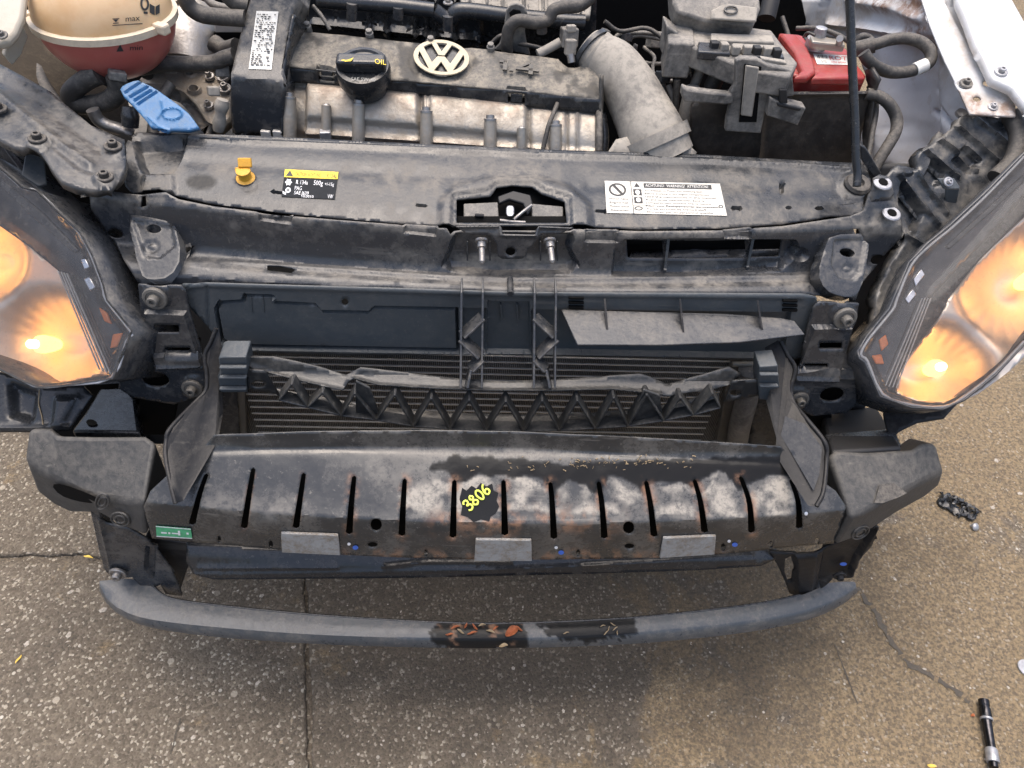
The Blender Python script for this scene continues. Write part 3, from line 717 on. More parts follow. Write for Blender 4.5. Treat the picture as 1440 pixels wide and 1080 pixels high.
# ------------------------------------------------------------------ lock carrier: top sheet, front face, lower plate
top_s = prof_py([(196, .462, 0), (213, .452, 0), (219, .44, 0), (255, .39, .03), (318, .312, .16), (345, .29, .16)], 1)
fr_s = prof_py([(255, .335, .1), (318, .296, .16), (326, .29, .16), (372, .282, .16), (392, .272, .16), (408, .245, .12), (430, .243, .08)], 1)
pl_s = prof_py([(380, .246, .05), (410, .243, .04), (505, .235, 0), (640, .2, 0)])
carrier = relief('lock_carrier', [(181, 195), (192, 186), (260, 188), (340, 190), (544, 200), (760, 210), (980, 217), (1120, 225), (1197, 229), (1212, 230), (1221, 242), (1224, 262), (1213, 280), (1216, 300), (1190, 306),
        (1168, 304), (1150, 308), (1100, 315), (1010, 321), (900, 322), (830, 319), (806, 318), (792, 318), (640, 318), (560, 314), (420, 302), (300, 287), (245, 275), (225, 268), (186, 272), (176, 262), (172, 230), (174, 208)],
    top_s, M['plastic'], car, step=4.5, thick=.003, sharp=40,
    holes=[[(642, 314), (642, 281), (690, 276), (698, 264), (720, 261), (748, 263), (762, 273), (794, 284), (797, 314)], ell(207, 283 - 6, 0, 0) if False else [(195, 274), (206, 272), (204, 291 - 20), (197, 272)]][:1],
    bumps=[([(190, 199), (262, 193), (250, 226), (242, 240), (204, 243), (196, 226)], -.016, 9),
           ([(203, 246), (244, 246), (246, 272), (200, 272)], .004, 6),
           ([(618, 330), (620, 284), (640, 262), (684, 252), (760, 252), (800, 264), (828, 288), (832, 330)], .005, 14),
           ([(634, 330), (636, 276), (688, 268), (698, 258), (750, 257), (766, 268), (802, 278), (804, 330)], -.004, 5),
           ('l', [(262, 193), (340, 199), (544, 208), (760, 218), (980, 225), (1120, 233), (1195, 238)], .004, 3.0),
           ('l', [(264, 226), (420, 236), (560, 244), (640, 249)], -.0022, 9), ('l', [(830, 262), (960, 252), (1080, 262), (1180, 268)], -.002, 9),
           (ell(1204, 262, 24, 21), .003, 6), (ell(346, 254, 15, 9), .002, 4),
           ([(383, 268), (397, 270), (397, 273), (383, 271)], -.006, 1.6), ([(586, 287), (599, 288), (599, 291), (586, 290)], -.006, 1.6), ([(839, 295), (852, 296), (852, 299), (839, 298)], -.006, 1.6),
           ([(1030, 290), (1042, 291), (1042, 295), (1030, 294)], -.006, 1.6), ([(1097, 257), (1103, 257), (1102, 270), (1097, 269)], -.006, 1.6), (ell(1109, 292, 4, 2, 8), -.005, 1.6), (ell(1152, 293, 6, 2, 8), -.005, 1.6)],
    masks={'dust': lambda X, Y_: .75 * np.exp(-((Y_ - 247 - .02 * (X - 640)) / 17) ** 2) * sstep(.35, .7, vnoise(X, Y_, 40, 9, 4)) + .5 * sstep(40, 0, sdf([(560, 250), (640, 255), (640, 318), (520, 308)], X, Y_)) * sstep(.35, .7, vnoise(X, Y_, 14, 10, 4))
                   + .7 * np.exp(-(sdf([(830, 305), (1160, 300), (1120, 312), (1000, 318), (840, 317)], X, Y_).clip(0) / 10) ** 2) * sstep(.4, .7, vnoise(X, Y_, 18, 11, 4)) + .5 * (1 - sstep(-5, 5, sdf([(200, 225), (250, 225), (252, 272), (196, 275)], X, Y_))) * sstep(.3, .6, vnoise(X, Y_, 12, 2, 4)),
           'wet': lambda X, Y_: .8 * (1 - sstep(-3, 3, sdf(ell(283, 256, 22, 11), X, Y_))) + .5 * sstep(8, 0, sdf([(1160, 292), (1195, 296), (1190, 310), (1150, 306)], X, Y_))})

ftop = [(126, 276), (150, 268), (176, 272), (200, 274), (232, 270), (250, 280), (300, 290), (420, 305), (560, 317), (628, 322), (634, 330), (660, 331), (790, 331), (806, 322), (900, 325), (1010, 324), (1100, 318), (1168, 308), (1196, 304), (1215, 296), (1224, 268),
        (1226, 250), (1237, 245), (1250, 249), (1256, 273), (1263, 294), (1269, 317), (1268, 335), (1247, 355), (1229, 378), (1211, 398), (1203, 424), (1190, 418), (1160, 417), (1128, 414), (1000, 413), (800, 413), (715, 412), (560, 407), (420, 402), (290, 399), (264, 403), (202, 402), (193, 396), (175, 367), (164, 345), (150, 326), (138, 308), (128, 294)]
front = relief('carrier_front_face', ftop, fr_s, M['plastic2'], carrier, step=4.5, thick=.003, sharp=38,
    holes=[ell(162, 328, 11, 6.5, 16, 12), ell(1234, 365, 10, 6.5, 16, -12), [(197, 292), (206, 290), (205, 275), (199, 276)],
           [(884, 344), (940, 345), (1000, 345), (1106, 343), (1102, 366), (1000, 369), (886, 368)], [(376, 375), (394, 375), (416, 380), (410, 384), (376, 380)], [(1200, 322), (1208, 322), (1212, 336), (1206, 337)]],
    bumps=[
           
           ([(640, 330), (805, 331), (800, 352), (812, 372), (800, 381), (700, 386), (634, 378), (624, 372), (634, 350)], -.016, 8),
           ([(862, 386), (866, 352), (880, 339), (1000, 338), (1118, 340), (1124, 352), (1110, 368), (1098, 378), (960, 387)], -.014, 6),
           (ell(1126, 358, 10, 8), -.008, 5),
           ([(365, 297), (411, 303), (409, 315), (364, 309)], -.005, 2.4), ([(570, 312), (615, 318), (613, 332), (568, 327)], -.005, 2.4), ([(824, 322), (868, 324), (866, 341), (823, 340)], -.005, 2.4), ([(1018, 323), (1056, 321), (1056, 335), (1020, 336)], -.005, 2.4),
           ([(1224, 248), (1250, 247), (1256, 272), (1250, 280), (1226, 282)], .004, 4), ([(1226, 286), (1258, 284), (1268, 318), (1262, 330), (1222, 330)], .002, 4),
           ('l', [(256, 368), (340, 371), (620, 389), (712, 393), (1120, 389), (1150, 388)], .0025, 4)],
    masks={'dust': lambda X, Y_: .55 * np.exp(-((Y_ - np.interp(X, [250, 340, 640, 712, 1120, 1160], [372, 378, 396, 400, 396, 396])) / 9) ** 2) * sstep(.3, .65, vnoise(X, Y_, 30, 3, 4)) + .75 * np.exp(-((Y_ - np.interp(X, [250, 420, 640, 830, 1010, 1168], [282, 308, 326, 328, 328, 312])) / 7) ** 2) * sstep(.3, .6, vnoise(X, Y_, 16, 6, 4))
                   + .55 * (1 - sstep(-4, 4, sdf([(1200, 296), (1224, 248), (1256, 250), (1268, 330), (1200, 340)], X, Y_))) * sstep(.25, .6, vnoise(X, Y_, 20, 4, 4))
                   + .5 * (1 - sstep(-4, 4, sdf([(640, 365), (800, 365), (806, 384), (636, 384)], X, Y_)))})
tank_back = lambda: None
# dark duct behind the right-hand opening, with its two fins
duct = relief('air_duct', [(870, 335), (1122, 335), (1118, 378), (870, 380)], Y(.345), M['black'], carrier, step=12, thick=.004)
for x0, x1, y0, y1 in ((942, 935, 343, 384), (1063, 1052, 342, 380)):
    a, b = at_surf(fr_s, x0, y0, -.014)[0], at_surf(fr_s, x1, y1, -.008)[0]
    poly3('fin', [a, b, b + np.array([0, .0, .004]), a + np.array([0, .05, 0])], M['plastic2'], carrier, vec=(.004, 0, 0))
relief('duct_ledge', [(884, 366), (1104, 364), (1098, 350), (888, 352)], prof_py([(340, .34), (352, .335), (368, .29)]), M['plastic2'], carrier, step=10, thick=.002)
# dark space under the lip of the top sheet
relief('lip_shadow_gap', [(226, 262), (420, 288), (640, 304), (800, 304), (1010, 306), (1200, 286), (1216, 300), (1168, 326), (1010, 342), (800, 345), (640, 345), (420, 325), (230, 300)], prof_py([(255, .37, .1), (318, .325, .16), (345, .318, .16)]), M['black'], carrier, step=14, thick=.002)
# lower plate
lp_out = [(256, 400), (290, 397), (420, 401), (560, 405), (715, 410), (800, 411), (1000, 412), (1128, 413), (1148, 418), (1152, 440), (1134, 500), (1100, 512), (1040, 506), (900, 502), (700, 499), (500, 499), (340, 496), (312, 496), (300, 470), (284, 450), (264, 430)]
flap_poly = [(302, 434), (308, 424), (340, 422), (342, 414), (382, 415), (384, 424), (443, 427), (452, 437), (519, 438), (527, 431), (644, 433), (646, 497), (326, 491), (310, 483)]
plate = relief('grille_plate', lp_out, pl_s, M['lower'], carrier, step=4.5, thick=.003, sharp=38,
    holes=[ell(485, 425, 5, 5, 14)],
    bumps=[(flap_poly, -.012, 2.2), ([(p[0] + (3 if p[0] < 480 else -3), p[1] + (4 if p[1] < 460 else -4)) for p in flap_poly], .009, 3), ([(686, 424), (744, 425), (746, 497), (684, 496)], -.008, 2.2),
           ([(650, 434), (683, 434), (683, 497), (650, 497)], -.009, 2.2), ([(748, 436), (1112, 440), (1100, 503), (748, 497)], -.01, 2.2), ('l', [(268, 403), (292, 401), (420, 405), (715, 414), (1128, 418)], .002, 3),
           ('l', [(291, 402), (293, 470)], -.002, 2)])
for x in (352, 369, 704, 727):
    a, b = at_surf(pl_s, x, 419 if x < 500 else 430, -.006)[0], at_surf(pl_s, x + 2, 441 if x < 500 else 452, -.006)[0]
    bar('fin', a, b, .002, .009, M['lower'], carrier)
for x in (350, 369): pass
# raised mounting towers at both ends, with their oval holes
def tower(out, face, hole, dim, a, b, c):
    pts = [at_surf(fr_s, x, y, l)[0] for x, y, l in (a, b, c)]; pl = Plane(pts[0], np.cross(pts[1] - pts[0], pts[2] - pts[0]))
    t = relief('mount_tower', out, pl, M['plastic2'], carrier, holes=[hole], step=3.5, thick=.022, sharp=40, bumps=[(face, -.004, 5), (dim, -.002, 4), (ell(*[sum(q[k] for q in dim) / len(dim) for k in (0, 1)], 4, 3), .0015, 2)],
        masks={'dust': lambda X, Y_: .25 * (1 - sstep(-3, 3, sdf(face, X, Y_))) * sstep(.3, .6, vnoise(X, Y_, 9, 5, 3))})
    bevel(t, .003, 2, 50); h = np.array(hole); relief('hole_backing', [(h[:, 0].min() - 5, h[:, 1].min() - 4), (h[:, 0].max() + 5, h[:, 1].min() - 4), (h[:, 0].max() + 5, h[:, 1].max() + 4), (h[:, 0].min() - 5, h[:, 1].max() + 4)], Plane(pl.p + FWD * .02, pl.n), M['black'], t, step=10, thick=.001)
tower(smooth([(178, 302), (200, 303), (245, 313), (256, 361), (240, 390), (210, 394), (197, 386)], 1, True), [(185, 308), (240, 318), (246, 345), (224, 363), (203, 360)], ell(214, 320, 11, 6, 16, 5), ell(211, 345, 11, 9), (182, 306, .006), (244, 316, .006), (222, 392, .02))
tower(smooth([(1168, 330), (1224, 328), (1216, 390), (1204, 418), (1182, 417), (1160, 408), (1150, 384), (1160, 348)], 1, True), [(1174, 337), (1219, 335), (1211, 384), (1200, 394), (1180, 390), (1170, 372)], ell(1194, 354, 11, 6, 16, 12), ell(1195, 377, 9, 7), (1170, 333, .006), (1222, 332, .006), (1190, 414, .02))
# round peg over the ribs
tube('peg', [at_surf(fr_s, 717, 395, .004)[0], at_surf(fr_s, 717, 414, .012)[0]], .0042, M['plastic2'], carrier)
# projecting deflector at the right, with gussets and louvres
dT = prof_py([(436, .232), (446, .23)]); 
def dsurf(px, py): return None
dpts = [W(789, 435, 'y', .235), W(900, 438, 'y', .235), W(1020, 441, 'y', .235), W(1098, 447, 'y', .235), W(1117, 451, 'y', .233), W(1132, 470, 'y', .2), W(1040, 481, 'y', .186), W(930, 485, 'y', .184), W(812, 485, 'y', .184)]
defl = poly3('deflector_flap', dpts, M['plastic2'], carrier, thick=.003, bev=.001)
dpl = Plane(dpts[0], np.cross(dpts[2] - dpts[0], dpts[8] - dpts[0]))
for x0, x1, y0, y1 in ((849, 853, 420, 468), (955, 960, 420, 470), (1064, 1072, 422, 472)):
    a = W(x0, y0, 'y', .238); b = at_surf(dpl, x1, y1, .0)[0]; c = np.array([a[0], .24, b[2] + .004])
    c = at_surf(dpl, (x0 + x1) / 2 - 1, 442, -.001)[0]
    poly3('gusset', [a, b, c], M['guide'], carrier, vec=(.0026, 0, 0))
for cx, cy in ((810, 424), (1110, 428)):
    for k in (-1, 0, 1):
        p, n = at_surf(pl_s, cx, cy + k * 6.5, .0015); box('louvre', p, (.02, .006, .0035), M['black'], plate, (-8, 0, 0), .0008)
# ---------------- latch
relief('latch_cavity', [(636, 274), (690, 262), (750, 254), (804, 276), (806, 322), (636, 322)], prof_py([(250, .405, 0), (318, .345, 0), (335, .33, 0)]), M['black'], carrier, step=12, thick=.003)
lp_ = prof_py([(255, .385, 0), (318, .325, 0), (335, .312, 0)])
latch = prism('bonnet_latch', [(652, 286), (700, 284), (702, 314), (652, 312)], lp_, M['fuse'], car, .006)
prism('latch_plate', [(748, 286), (792, 290), (792, 314), (748, 314)], lp_, M['fuse'], latch, .006)
prism('latch_plate', [(700, 276), (722, 268), (746, 274), (750, 290), (742, 302), (736, 286), (716, 280), (702, 286)], lp_, M['dark'], latch, .006)
hook = prism('striker_hook', rrect(711, 293, 722, 308, 4), lp_, M['zinc'], latch, .004, vec=(0, .004, -.002))
for v in hook.data.vertices: v.co += Vector((0, -.012, .012))
tube('latch_lever', [at_surf(lp_, 747, 291, .004)[0], at_surf(lp_, 735, 302, .008)[0], at_surf(lp_, 722, 312, .006)[0]], .0022, M['steel'], latch)
tube('latch_spring', [at_surf(lp_, 703, 313, .006)[0], at_surf(lp_, 720, 316, .008)[0], at_surf(lp_, 738, 316, .006)[0]], .0022, M['steel'], latch)
box('latch_clip', at_surf(lp_, 674, 304, .002)[0], (.012, .01, .004), M['dark'], latch, (-40, 0, 0), .001)
brk_s = prof_py([(315, .288, 0), (330, .281, 0), (372, .272, 0)])
brk = relief('latch_bracket', [(640, 318), (672, 318), (703, 317), (705, 329), (754, 330), (757, 318), (780, 319), (806, 320), (790, 328), (760, 330), (750, 344), (742, 352), (740, 360), (733, 364), (706, 364), (700, 360), (699, 344), (690, 331), (656, 329)], brk_s, M['plastic2'], carrier, holes=[ell(718, 354, 7, 6.5, 14)], step=4, thick=.004,
             bumps=[('l', [(640, 319), (703, 318), (705, 330), (754, 331), (757, 319), (806, 321)], .003, 2.5)])
relief('latch_bracket_hollow', ell(718, 354, 9, 9, 12), Y(.292), M['black'], carrier, step=5, thick=.001)
for x in (677, 773):
    p, n = at_surf(fr_s, x, 338, -.008); d = (at_surf(fr_s, x + 1, 356, -.002)[0] - p); d /= np.linalg.norm(d)
    st = link('latch_stud', lathe_mesh('latch_stud', [(.0085, 0), (.0085, .003), (.0062, .004), (.0062, .011), (.0042, .012), (.0042, .03), (.002, .033)], 6 if False else 14), M['steel'], carrier, frame(p + n * .006, d * .8 + n * .6))
for x in (657, 689, 761, 788 - 3): 
    bar('fin', at_surf(fr_s, x, 344, -.012)[0], at_surf(fr_s, x, 370, -.010)[0], .002, .006, M['plastic2'], carrier)
# nuts on the right end, rubber grommet, label stickers, yellow clip
for x, y, s in ((1237, 258, top_s), (1249, 301, top_s)):
    p = at_surf(fr_s, x, y, .006)[0]
    k = link('nut', lathe_mesh('nut', [(.0125, 0), (.0125, .0018), (.011, .003), (.007, .003), (.0055, .002), (.0045, -.001)], 24), M['zinc'], carrier, frame(p, (0, -.25, 1)))
    link('nut_bore', lathe_mesh('nut_bore', [(.0062, 0), (.0062, .0034), (.003, .0036)], 16), M['black'], k, frame(p, (0, -.25, 1)))
p, n = at_surf(top_s, 1204, 262, .002)
link('grommet', lathe_mesh('grommet', [(.0185, 0), (.019, .003), (.016, .007), (.0125, .008), (.008, .007), (.0065, .003)], 28), M['rubber'], carrier, frame(p, n))
p, n = at_surf(top_s, 346, 252, .0)
clip = link('yellow_clip', lathe_mesh('yellow_clip', [(.0125, 0), (.0125, .0025), (.0085, .004), (.0075, .012), (.0095, .013), (.0095, .016), (.005, .017)], 16), M['ochre'], carrier, frame(p, n))
box('clip_tab', p + np.array([.002, .004, .022]), (.017, .006, .012), M['ochre'], clip, (-35, 0, 4), .0012)
box('clip_tab', p + np.array([-.007, 0, .014]), (.008, .005, .005), M['ochre'], clip, (-35, 0, 4), .001)
link('clip_washer', lathe_mesh('clip_washer', [(.0135, -.001), (.0135, .002), (.012, .0025)], 20), M['dark'], clip, frame(p, n))
# refrigerant sticker
q = [(401, 239), (476, 243), (471, 281), (396, 277)]
prints('refrigerant_sticker', q, top_s, [('r', 0, 0, 1, 1)], M['stickerblack'], carrier, .0008, .0002)
prints('sticker_band', [(401, 239), (476, 243), (475, 253), (400, 250)], top_s, [('r', 0, 0, 1, 1)], M['yellow'], carrier, .0013, .0002)
prints('sticker_print', q, top_s, [('p', [(.03, .25), (.1, .03), (.17, .25)]), ('t', 'CAUTION  ACHTUNG', .2, .22, .13, .48), ('t', 'R134a', .8, .24, .16, .18)], M['ink'], carrier, .0018)
star = []
for k in range(12):
    r_ = (.07, .045)[k % 2]; a = math.pi * k / 6; star.append((.1 + r_ * math.cos(a), .47 + r_ * 2 * math.sin(a)))
prints('sticker_lettering', q, top_s, [('p', star), ('o', .11, .76, .05, .1, .02, .04), ('p', [(.01, .8), (.08, .86), (.08, .94), (.02, .9)]), ('t', 'R 134a', .24, .52, .15, .22), ('t', '500g', .57, .52, .17, .17), ('t', '+/-15g', .78, .52, .12, .17), ('t', 'PAG', .23, .74, .15, .13), ('t', 'SAE J639', .23, .9, .13, .27), ('t', '1K0010', .38, 1.0, .1, .22), ('t', 'VW', .86, .98, .14, .1)], M['whiteink'], carrier, .0014)
q = [(850, 255), (1012, 259), (1022, 304), (853, 300)]
prints('warning_sticker', q, top_s, [('r', 0, 0, 1, 1)], M['label2'], carrier, .0008, .0002)
it = [('o', .105, .27, .075, .2, .058, .155), ('p', [(.06, .14), (.08, .1), (.16, .42), (.14, .45)]), ('r', .222, 0, .228, 1), ('p', [(.25, .17), (.275, .04), (.3, .17)]), ('r', .24, .24, .31, .43), ('r', .24, .49, .31, .68), ('r', .335, .05, .92, .19), ('o', .27, .84, .035, .06, .025, .04), ('o', .965, .72, .02, .05, .013, .03)]
prints('sticker_print', q, top_s, it, M['ink'], carrier, .0014)
it = [('t', 'ACHTUNG!  WARNING!  ATTENTION!', .35, .165, .09, .54), ('o', .275, .34, .02, .07, .0, .0), ('o', .275, .58, .02, .07, .0, .0), ('p', [(.265, .43), (.285, .43), (.28, .3)])]
prints('sticker_lettering', q, top_s, it, M['label'], carrier, .0017)
lines = ['Vor Arbeiten im Motorraum Anleitung lesen', 'Before working in the engine compartment', 'read the instructions in the manual', 'Avant toute intervention dans le', 'compartiment moteur lire la notice', 'Nur von Fachpersonal zu warten', 'To be serviced by trained staff', 'Entretien par du personnel qualifie']
it = [('t', s, .335, .3 + .095 * i, .055, .5 + .1 * ((i * 7) % 3) / 2) for i, s in enumerate(lines)] + [('t', s, .03, .58 + .12 * i, .06, .16) for i, s in enumerate(['Motor heiss', 'Engine hot', 'Moteur chaud', 'Abstellen'])] + [('r', .23, .75, .98, .757)]
prints('sticker_lettering', q, top_s, it, M['ink'], carrier, .0014)

# ------------------------------------------------------------------ side plates with bolts and square holes
spl = prof_py([(395, .236, .05), (410, .232, .05), (505, .222, 0), (512, .212, 0), (600, .196, 0)], 1)
left_side = relief('side_bracket', [(194, 400), (254, 402), (261, 409), (266, 438), (283, 492), (291, 520), (289, 552), (280, 557), (245, 569), (187, 559), (166, 546), (173, 508), (190, 488), (197, 462), (198, 440)], spl, M['plastic2'], carrier, step=4, thick=.004,
    holes=[rrect(219, 453, 254, 464, 1.5, .05), rrect(234, 485, 270, 498, 1.5, .05), ell(219, 534, 19, 10.5, 20, 4)],
    bumps=[([(204, 436), (262, 438), (286, 512), (280, 514), (222, 515), (208, 480)], .007, 3), (ell(220, 417, 21, 18), .003, 5), (ell(272, 543, 18, 15), .003, 4), ('l', [(176, 512), (285, 516)], .003, 3)])
right_side = relief('side_bracket', [(1144, 432), (1152, 425), (1208, 427), (1204, 446), (1196, 476), (1190, 498), (1206, 518), (1212, 543), (1208, 566), (1190, 581), (1142, 585), (1114, 572), (1107, 545), (1114, 529), (1123, 508)], spl, M['plastic2'], carrier, step=4, thick=.004,
    holes=[rrect(1150, 478, 1182, 487, 1.5, -.1), rrect(1127, 508, 1162, 519, 1.5, -.1), ell(1170, 555, 17, 10, 20, -8)],
    bumps=[([(1142, 458), (1196, 456), (1178, 534), (1114, 533), (1124, 504)], .007, 3), (ell(1186, 445, 20, 17), .003, 5), (ell(1123, 559, 17, 14), .003, 4), ('l', [(1118, 530), (1205, 532)], .003, 3)])
for s, x, y, r_ in ((left_side, 220, 417, 17), (left_side, 272, 543, 14.5), (right_side, 1186, 445, 16.5), (right_side, 1123, 559, 13)):
    bolt(spl, x, y, r_, s, lift=.003, ratio=.45, mat='dull')
for x, y in ((236, 458), (252, 491), (1166, 482), (1145, 514), (219, 534), (1170, 555)):
    relief('hole_backing', [(x - 30, y - 16), (x + 30, y - 16), (x + 30, y + 16), (x - 30, y + 16)], Y(.262), M['black'], left_side if x < 700 else right_side, step=20, thick=.001)

# ------------------------------------------------------------------ air guides: bent plastic plates standing on edge
lg = [W(303, 463, 'y', .215), W(296, 482, 'y', .205), W(288, 500, 'y', .195), W(291, 528, 'y', .18), W(289, 550, 'y', .165), W(272, 568, 'y', .145), W(239, 603, 'y', .1), W(235, 618, 'y', .088), W(233, 643, 'y', .065), W(240, 682, 'y', .03), W(246, 707, 'y', .012), W(253, 706, 'y', .015), W(302, 622, 'y', .09), W(309, 584, 'y', .15), W(310, 502, 'y', .215)]
left_guide = poly3('air_guide', lg, M['guide'], car, vec=(.0035, 0.002, 0), sharp=75)
rim = [W(a, b, 'y', y) for a, b, y in [(304, 462, .215), (296, 482, .205), (288, 500, .195), (291, 528, .18), (289, 550, .165), (272, 568, .145), (239, 603, .1), (234, 620, .086), (233, 643, .065), (241, 684, .03), (247, 708, .012)]]
tube('guide_rim', rim, .0028, M['guide'], left_guide, 8, 4)
rg = [W(1098, 480, 'y', .215), W(1108, 500, 'y', .2), W(1120, 520, 'y', .19), W(1112, 545, 'y', .175), W(1116, 566, 'y', .155), W(1135, 590, 'y', .12), W(1160, 622, 'y', .085), W(1162, 645, 'y', .07), W(1158, 690, 'y', .03), W(1148, 712, 'y', .012), W(1140, 712, 'y', .012), W(1094, 640, 'y', .09), W(1096, 618, 'y', .105), W(1080, 560, 'y', .17), W(1080, 490, 'y', .215)]
right_guide = poly3('air_guide', rg, M['guide'], car, vec=(-.0035, 0.002, 0), sharp=75)
rim = [W(a, b, 'y', y) for a, b, y in [(1098, 480, .215), (1108, 500, .2), (1118, 518, .19), (1112, 545, .175), (1117, 568, .155), (1135, 590, .12), (1160, 622, .085), (1162, 645, .07), (1158, 690, .03), (1148, 712, .012)]]
tube('guide_rim', rim, .003, M['guide'], right_guide, 8, 4)
P = [(1098, 622), (1144, 708), (1158, 690), (1160, 640), (1150, 640), (1146, 690), (1118, 650), (1100, 612)]
# inner dark panel of the right guide
o = relief('guide_panel', [(1104, 585), (1132, 596), (1156, 630), (1152, 668), (1144, 690), (1098, 612)], Plane((rg[6] + rg[12]) / 2 + np.array([0, -.004, .002]), np.cross(rg[6] - rg[11], rg[9] - rg[11])), M['clean'], right_guide, step=6, thick=0)

# ------------------------------------------------------------------ truss cross-bar and upright ribs
NODE_B = [(394, 556), (434, 566), (481, 578), (530, 584), (582, 593), (633, 597), (684, 599), (736, 600), (786, 599), (836, 596), (882, 593), (932, 585), (973, 577), (1011, 567)]
NODE_T = [(352, 520), (412, 533), (455, 545), (500, 546), (556, 548), (607, 553), (660, 555), (711, 557), (762, 556), (811, 556), (862, 552), (908, 548), (955, 552), (1000, 546), (1032, 535)]
TY = .155
truss = relief('truss_crossbar', [(350, 515), (346, 502), (385, 502), (440, 514), (487, 527), (507, 517), (560, 523), (644, 532), (712, 536), (779, 533), (840, 530), (900, 526), (915, 530), (938, 540), (985, 528), (1025, 516), (1042, 526), (1030, 540), (999, 548), (960, 553), (941, 557), (929, 556), (860, 549), (779, 551), (693, 551), (610, 548), (531, 543), (498, 534), (490, 536), (482, 550), (440, 541), (380, 526)],
               prof_py([(500, .185), (530, .175), (560, .148)]), M['truss'], car, step=5, thick=.003, bumps=[('l', [(350, 514), (380, 525), (440, 540), (482, 549)], .003, 3), ('l', [(498, 533), (531, 542), (610, 547), (693, 550), (779, 550), (860, 548), (929, 555)], .004, 3)],
               masks={'dust': lambda X, Y_: .25 * sstep(.4, .7, vnoise(X, Y_, 20, 5, 4)) * sstep(560, 640, X) * (1 - sstep(720, 800, X))})
bt = [W(x, y, 'y', TY - .004) for x, y in NODE_B]; tt = [W(x, y, 'y', TY) for x, y in NODE_T]
bt2 = [W(348, 545, 'y', TY)] + bt + [W(1045, 560, 'y', TY)]
for i in range(len(bt) - 1): bar('rail', bt[i], bt[i + 1], .003, .018, M['truss'], truss)
for i in range(len(bt)):
    if i > 0: bar('strut', bt[i], tt[i], .0026, .02, M['truss'], truss)
    if i < len(bt) - 1: bar('strut', bt[i], tt[i + 1], .0026, .02, M['truss'], truss)
relief('truss_shelf', [(380, 545), (440, 556), (530, 572), (630, 580), (736, 583), (836, 580), (932, 570), (1011, 552), (1011, 566), (932, 584), (836, 595), (736, 599), (630, 596), (530, 583), (440, 566), (390, 556)], prof_py([(545, .2), (575, .182), (600, TY - .002)]), M['truss'], truss, step=6, thick=.002,
       masks={'dust': lambda X, Y_: .4 * sstep(.45, .7, vnoise(X, Y_, 22, 5, 3))})
for pts in ([(500, 536), (520, 546), (534, 584), (500, 580)], [(905, 548), (928, 556), (932, 584), (890, 592)]):
    prism('web_plate', pts, Y(TY - .006), M['truss'], truss, .004)
lclip = prism('end_clip', [(307, 504), (312, 502), (346, 502), (349, 520), (346, 532), (348, 552), (310, 552), (306, 530), (310, 524)], Y(.165), M['lower'], truss, .03)
for y in (516, 530, 546): bar('rib', W(309, y, 'y', .16), W(347, y, 'y', .16), .003, .006, M['lower'], truss)
relief('clip_plate', [(347, 520), (372, 522), (392, 555), (378, 552), (348, 548)], Y(.168), M['truss'], truss, holes=[ell(363, 541, 10, 4.5)], step=4, thick=.003)
rclip = prism('end_clip', [(1068, 516), (1094, 514), (1096, 544), (1092, 564), (1068, 562), (1066, 540)], Y(.165), M['lower'], truss, .03)
for y in (526, 542): bar('rib', W(1068, y, 'y', .16), W(1094, y, 'y', .16), .003, .006, M['lower'], truss)
relief('clip_plate', [(1030, 536), (1066, 534), (1068, 556), (1040, 562), (1018, 566)], Y(.168), M['truss'], truss, holes=[ell(1034, 553, 8, 4.5)], step=4, thick=.003)
ribs_s = prof_py([(405, .234), (545, .150)])
for xa, xb, fl in ((649, 679, 1), (752, 782, -1)):
    rb = prism('rib_bracket', [(xa - 1.5, 411), (xa + 1.5, 411), (xa + .5, 546), (xa - 3, 546)], ribs_s, M['plastic2'], carrier, vec=(0, .024, .004), bev=.0006)
    prism('rail', [(xb - 1.5, 411), (xb + 1.5, 411), (xb, 546), (xb - 3, 546)], ribs_s, M['plastic2'], rb, vec=(0, .024, .004), bev=.0006)
    f = lambda x: x if fl > 0 else xa + xb - x
    for (x0, y0), (x1, y1) in (((xa, 472), (xb - 1, 445)), ((xa, 475), (xb - 2, 501)), ((xb - 2, 504), (xa + 12, 520)), ((xa + 12, 520), (xa + 7, 546))):
        bar('strut', at_surf(ribs_s, f(x0), y0, -.008)[0], at_surf(ribs_s, f(x1), y1, -.008)[0], .0032, .022, M['plastic2'], rb)

# ------------------------------------------------------------------ radiator and condenser
def fin_mat():
    m, nt, N, L, B = new_mat('radiator_fins'); k = NT(nt)
    w = N.new('ShaderNodeTexWave'); w.wave_type = 'BANDS'; w.bands_direction = 'X'; w.inputs['Scale'].default_value = 110; w.inputs['Distortion'].default_value = 1.2; w.inputs['Detail'].default_value = 2
    L.new(k.obj(), w.inputs['Vector']); n = k.noise(12, 6, .7)
    L.new(k.mix(k.math('MULTIPLY', w.outputs['Fac'], k.ramp(n, .3, .7, .4, 1)), (.014, .013, .012), (.3, .28, .245)), B.inputs['Base Color']); B.inputs['Roughness'].default_value = .7
    L.new(k.bump(w.outputs['Fac'], .002, .8), B.inputs['Normal']); return m
M['fin'] = fin_mat()
M['tube'] = dusty('flat_aluminium_tube', (.6, .585, .55), (.36, .31, .24), .5, .4, .8, 20, metal=.3, top=.2)
RY = .285
rad = relief('radiator', [(322, 480), (1050, 490), (1050, 650), (322, 650)], Y(RY), M['fin'], car, step=30, thick=.02)
c0 = W(330, 500, 'y', RY - .004); c1 = W(1030, 506, 'y', RY - .004)
for k in range(17):
    z = W(690, 500 + 8.75 * k, 'y', RY - .004)[2]
    bar('cooling_tube', (c0[0], RY - .004, z), (c1[0], RY - .004, z), .0016, .0022, M['tube'], rad, bev=0)
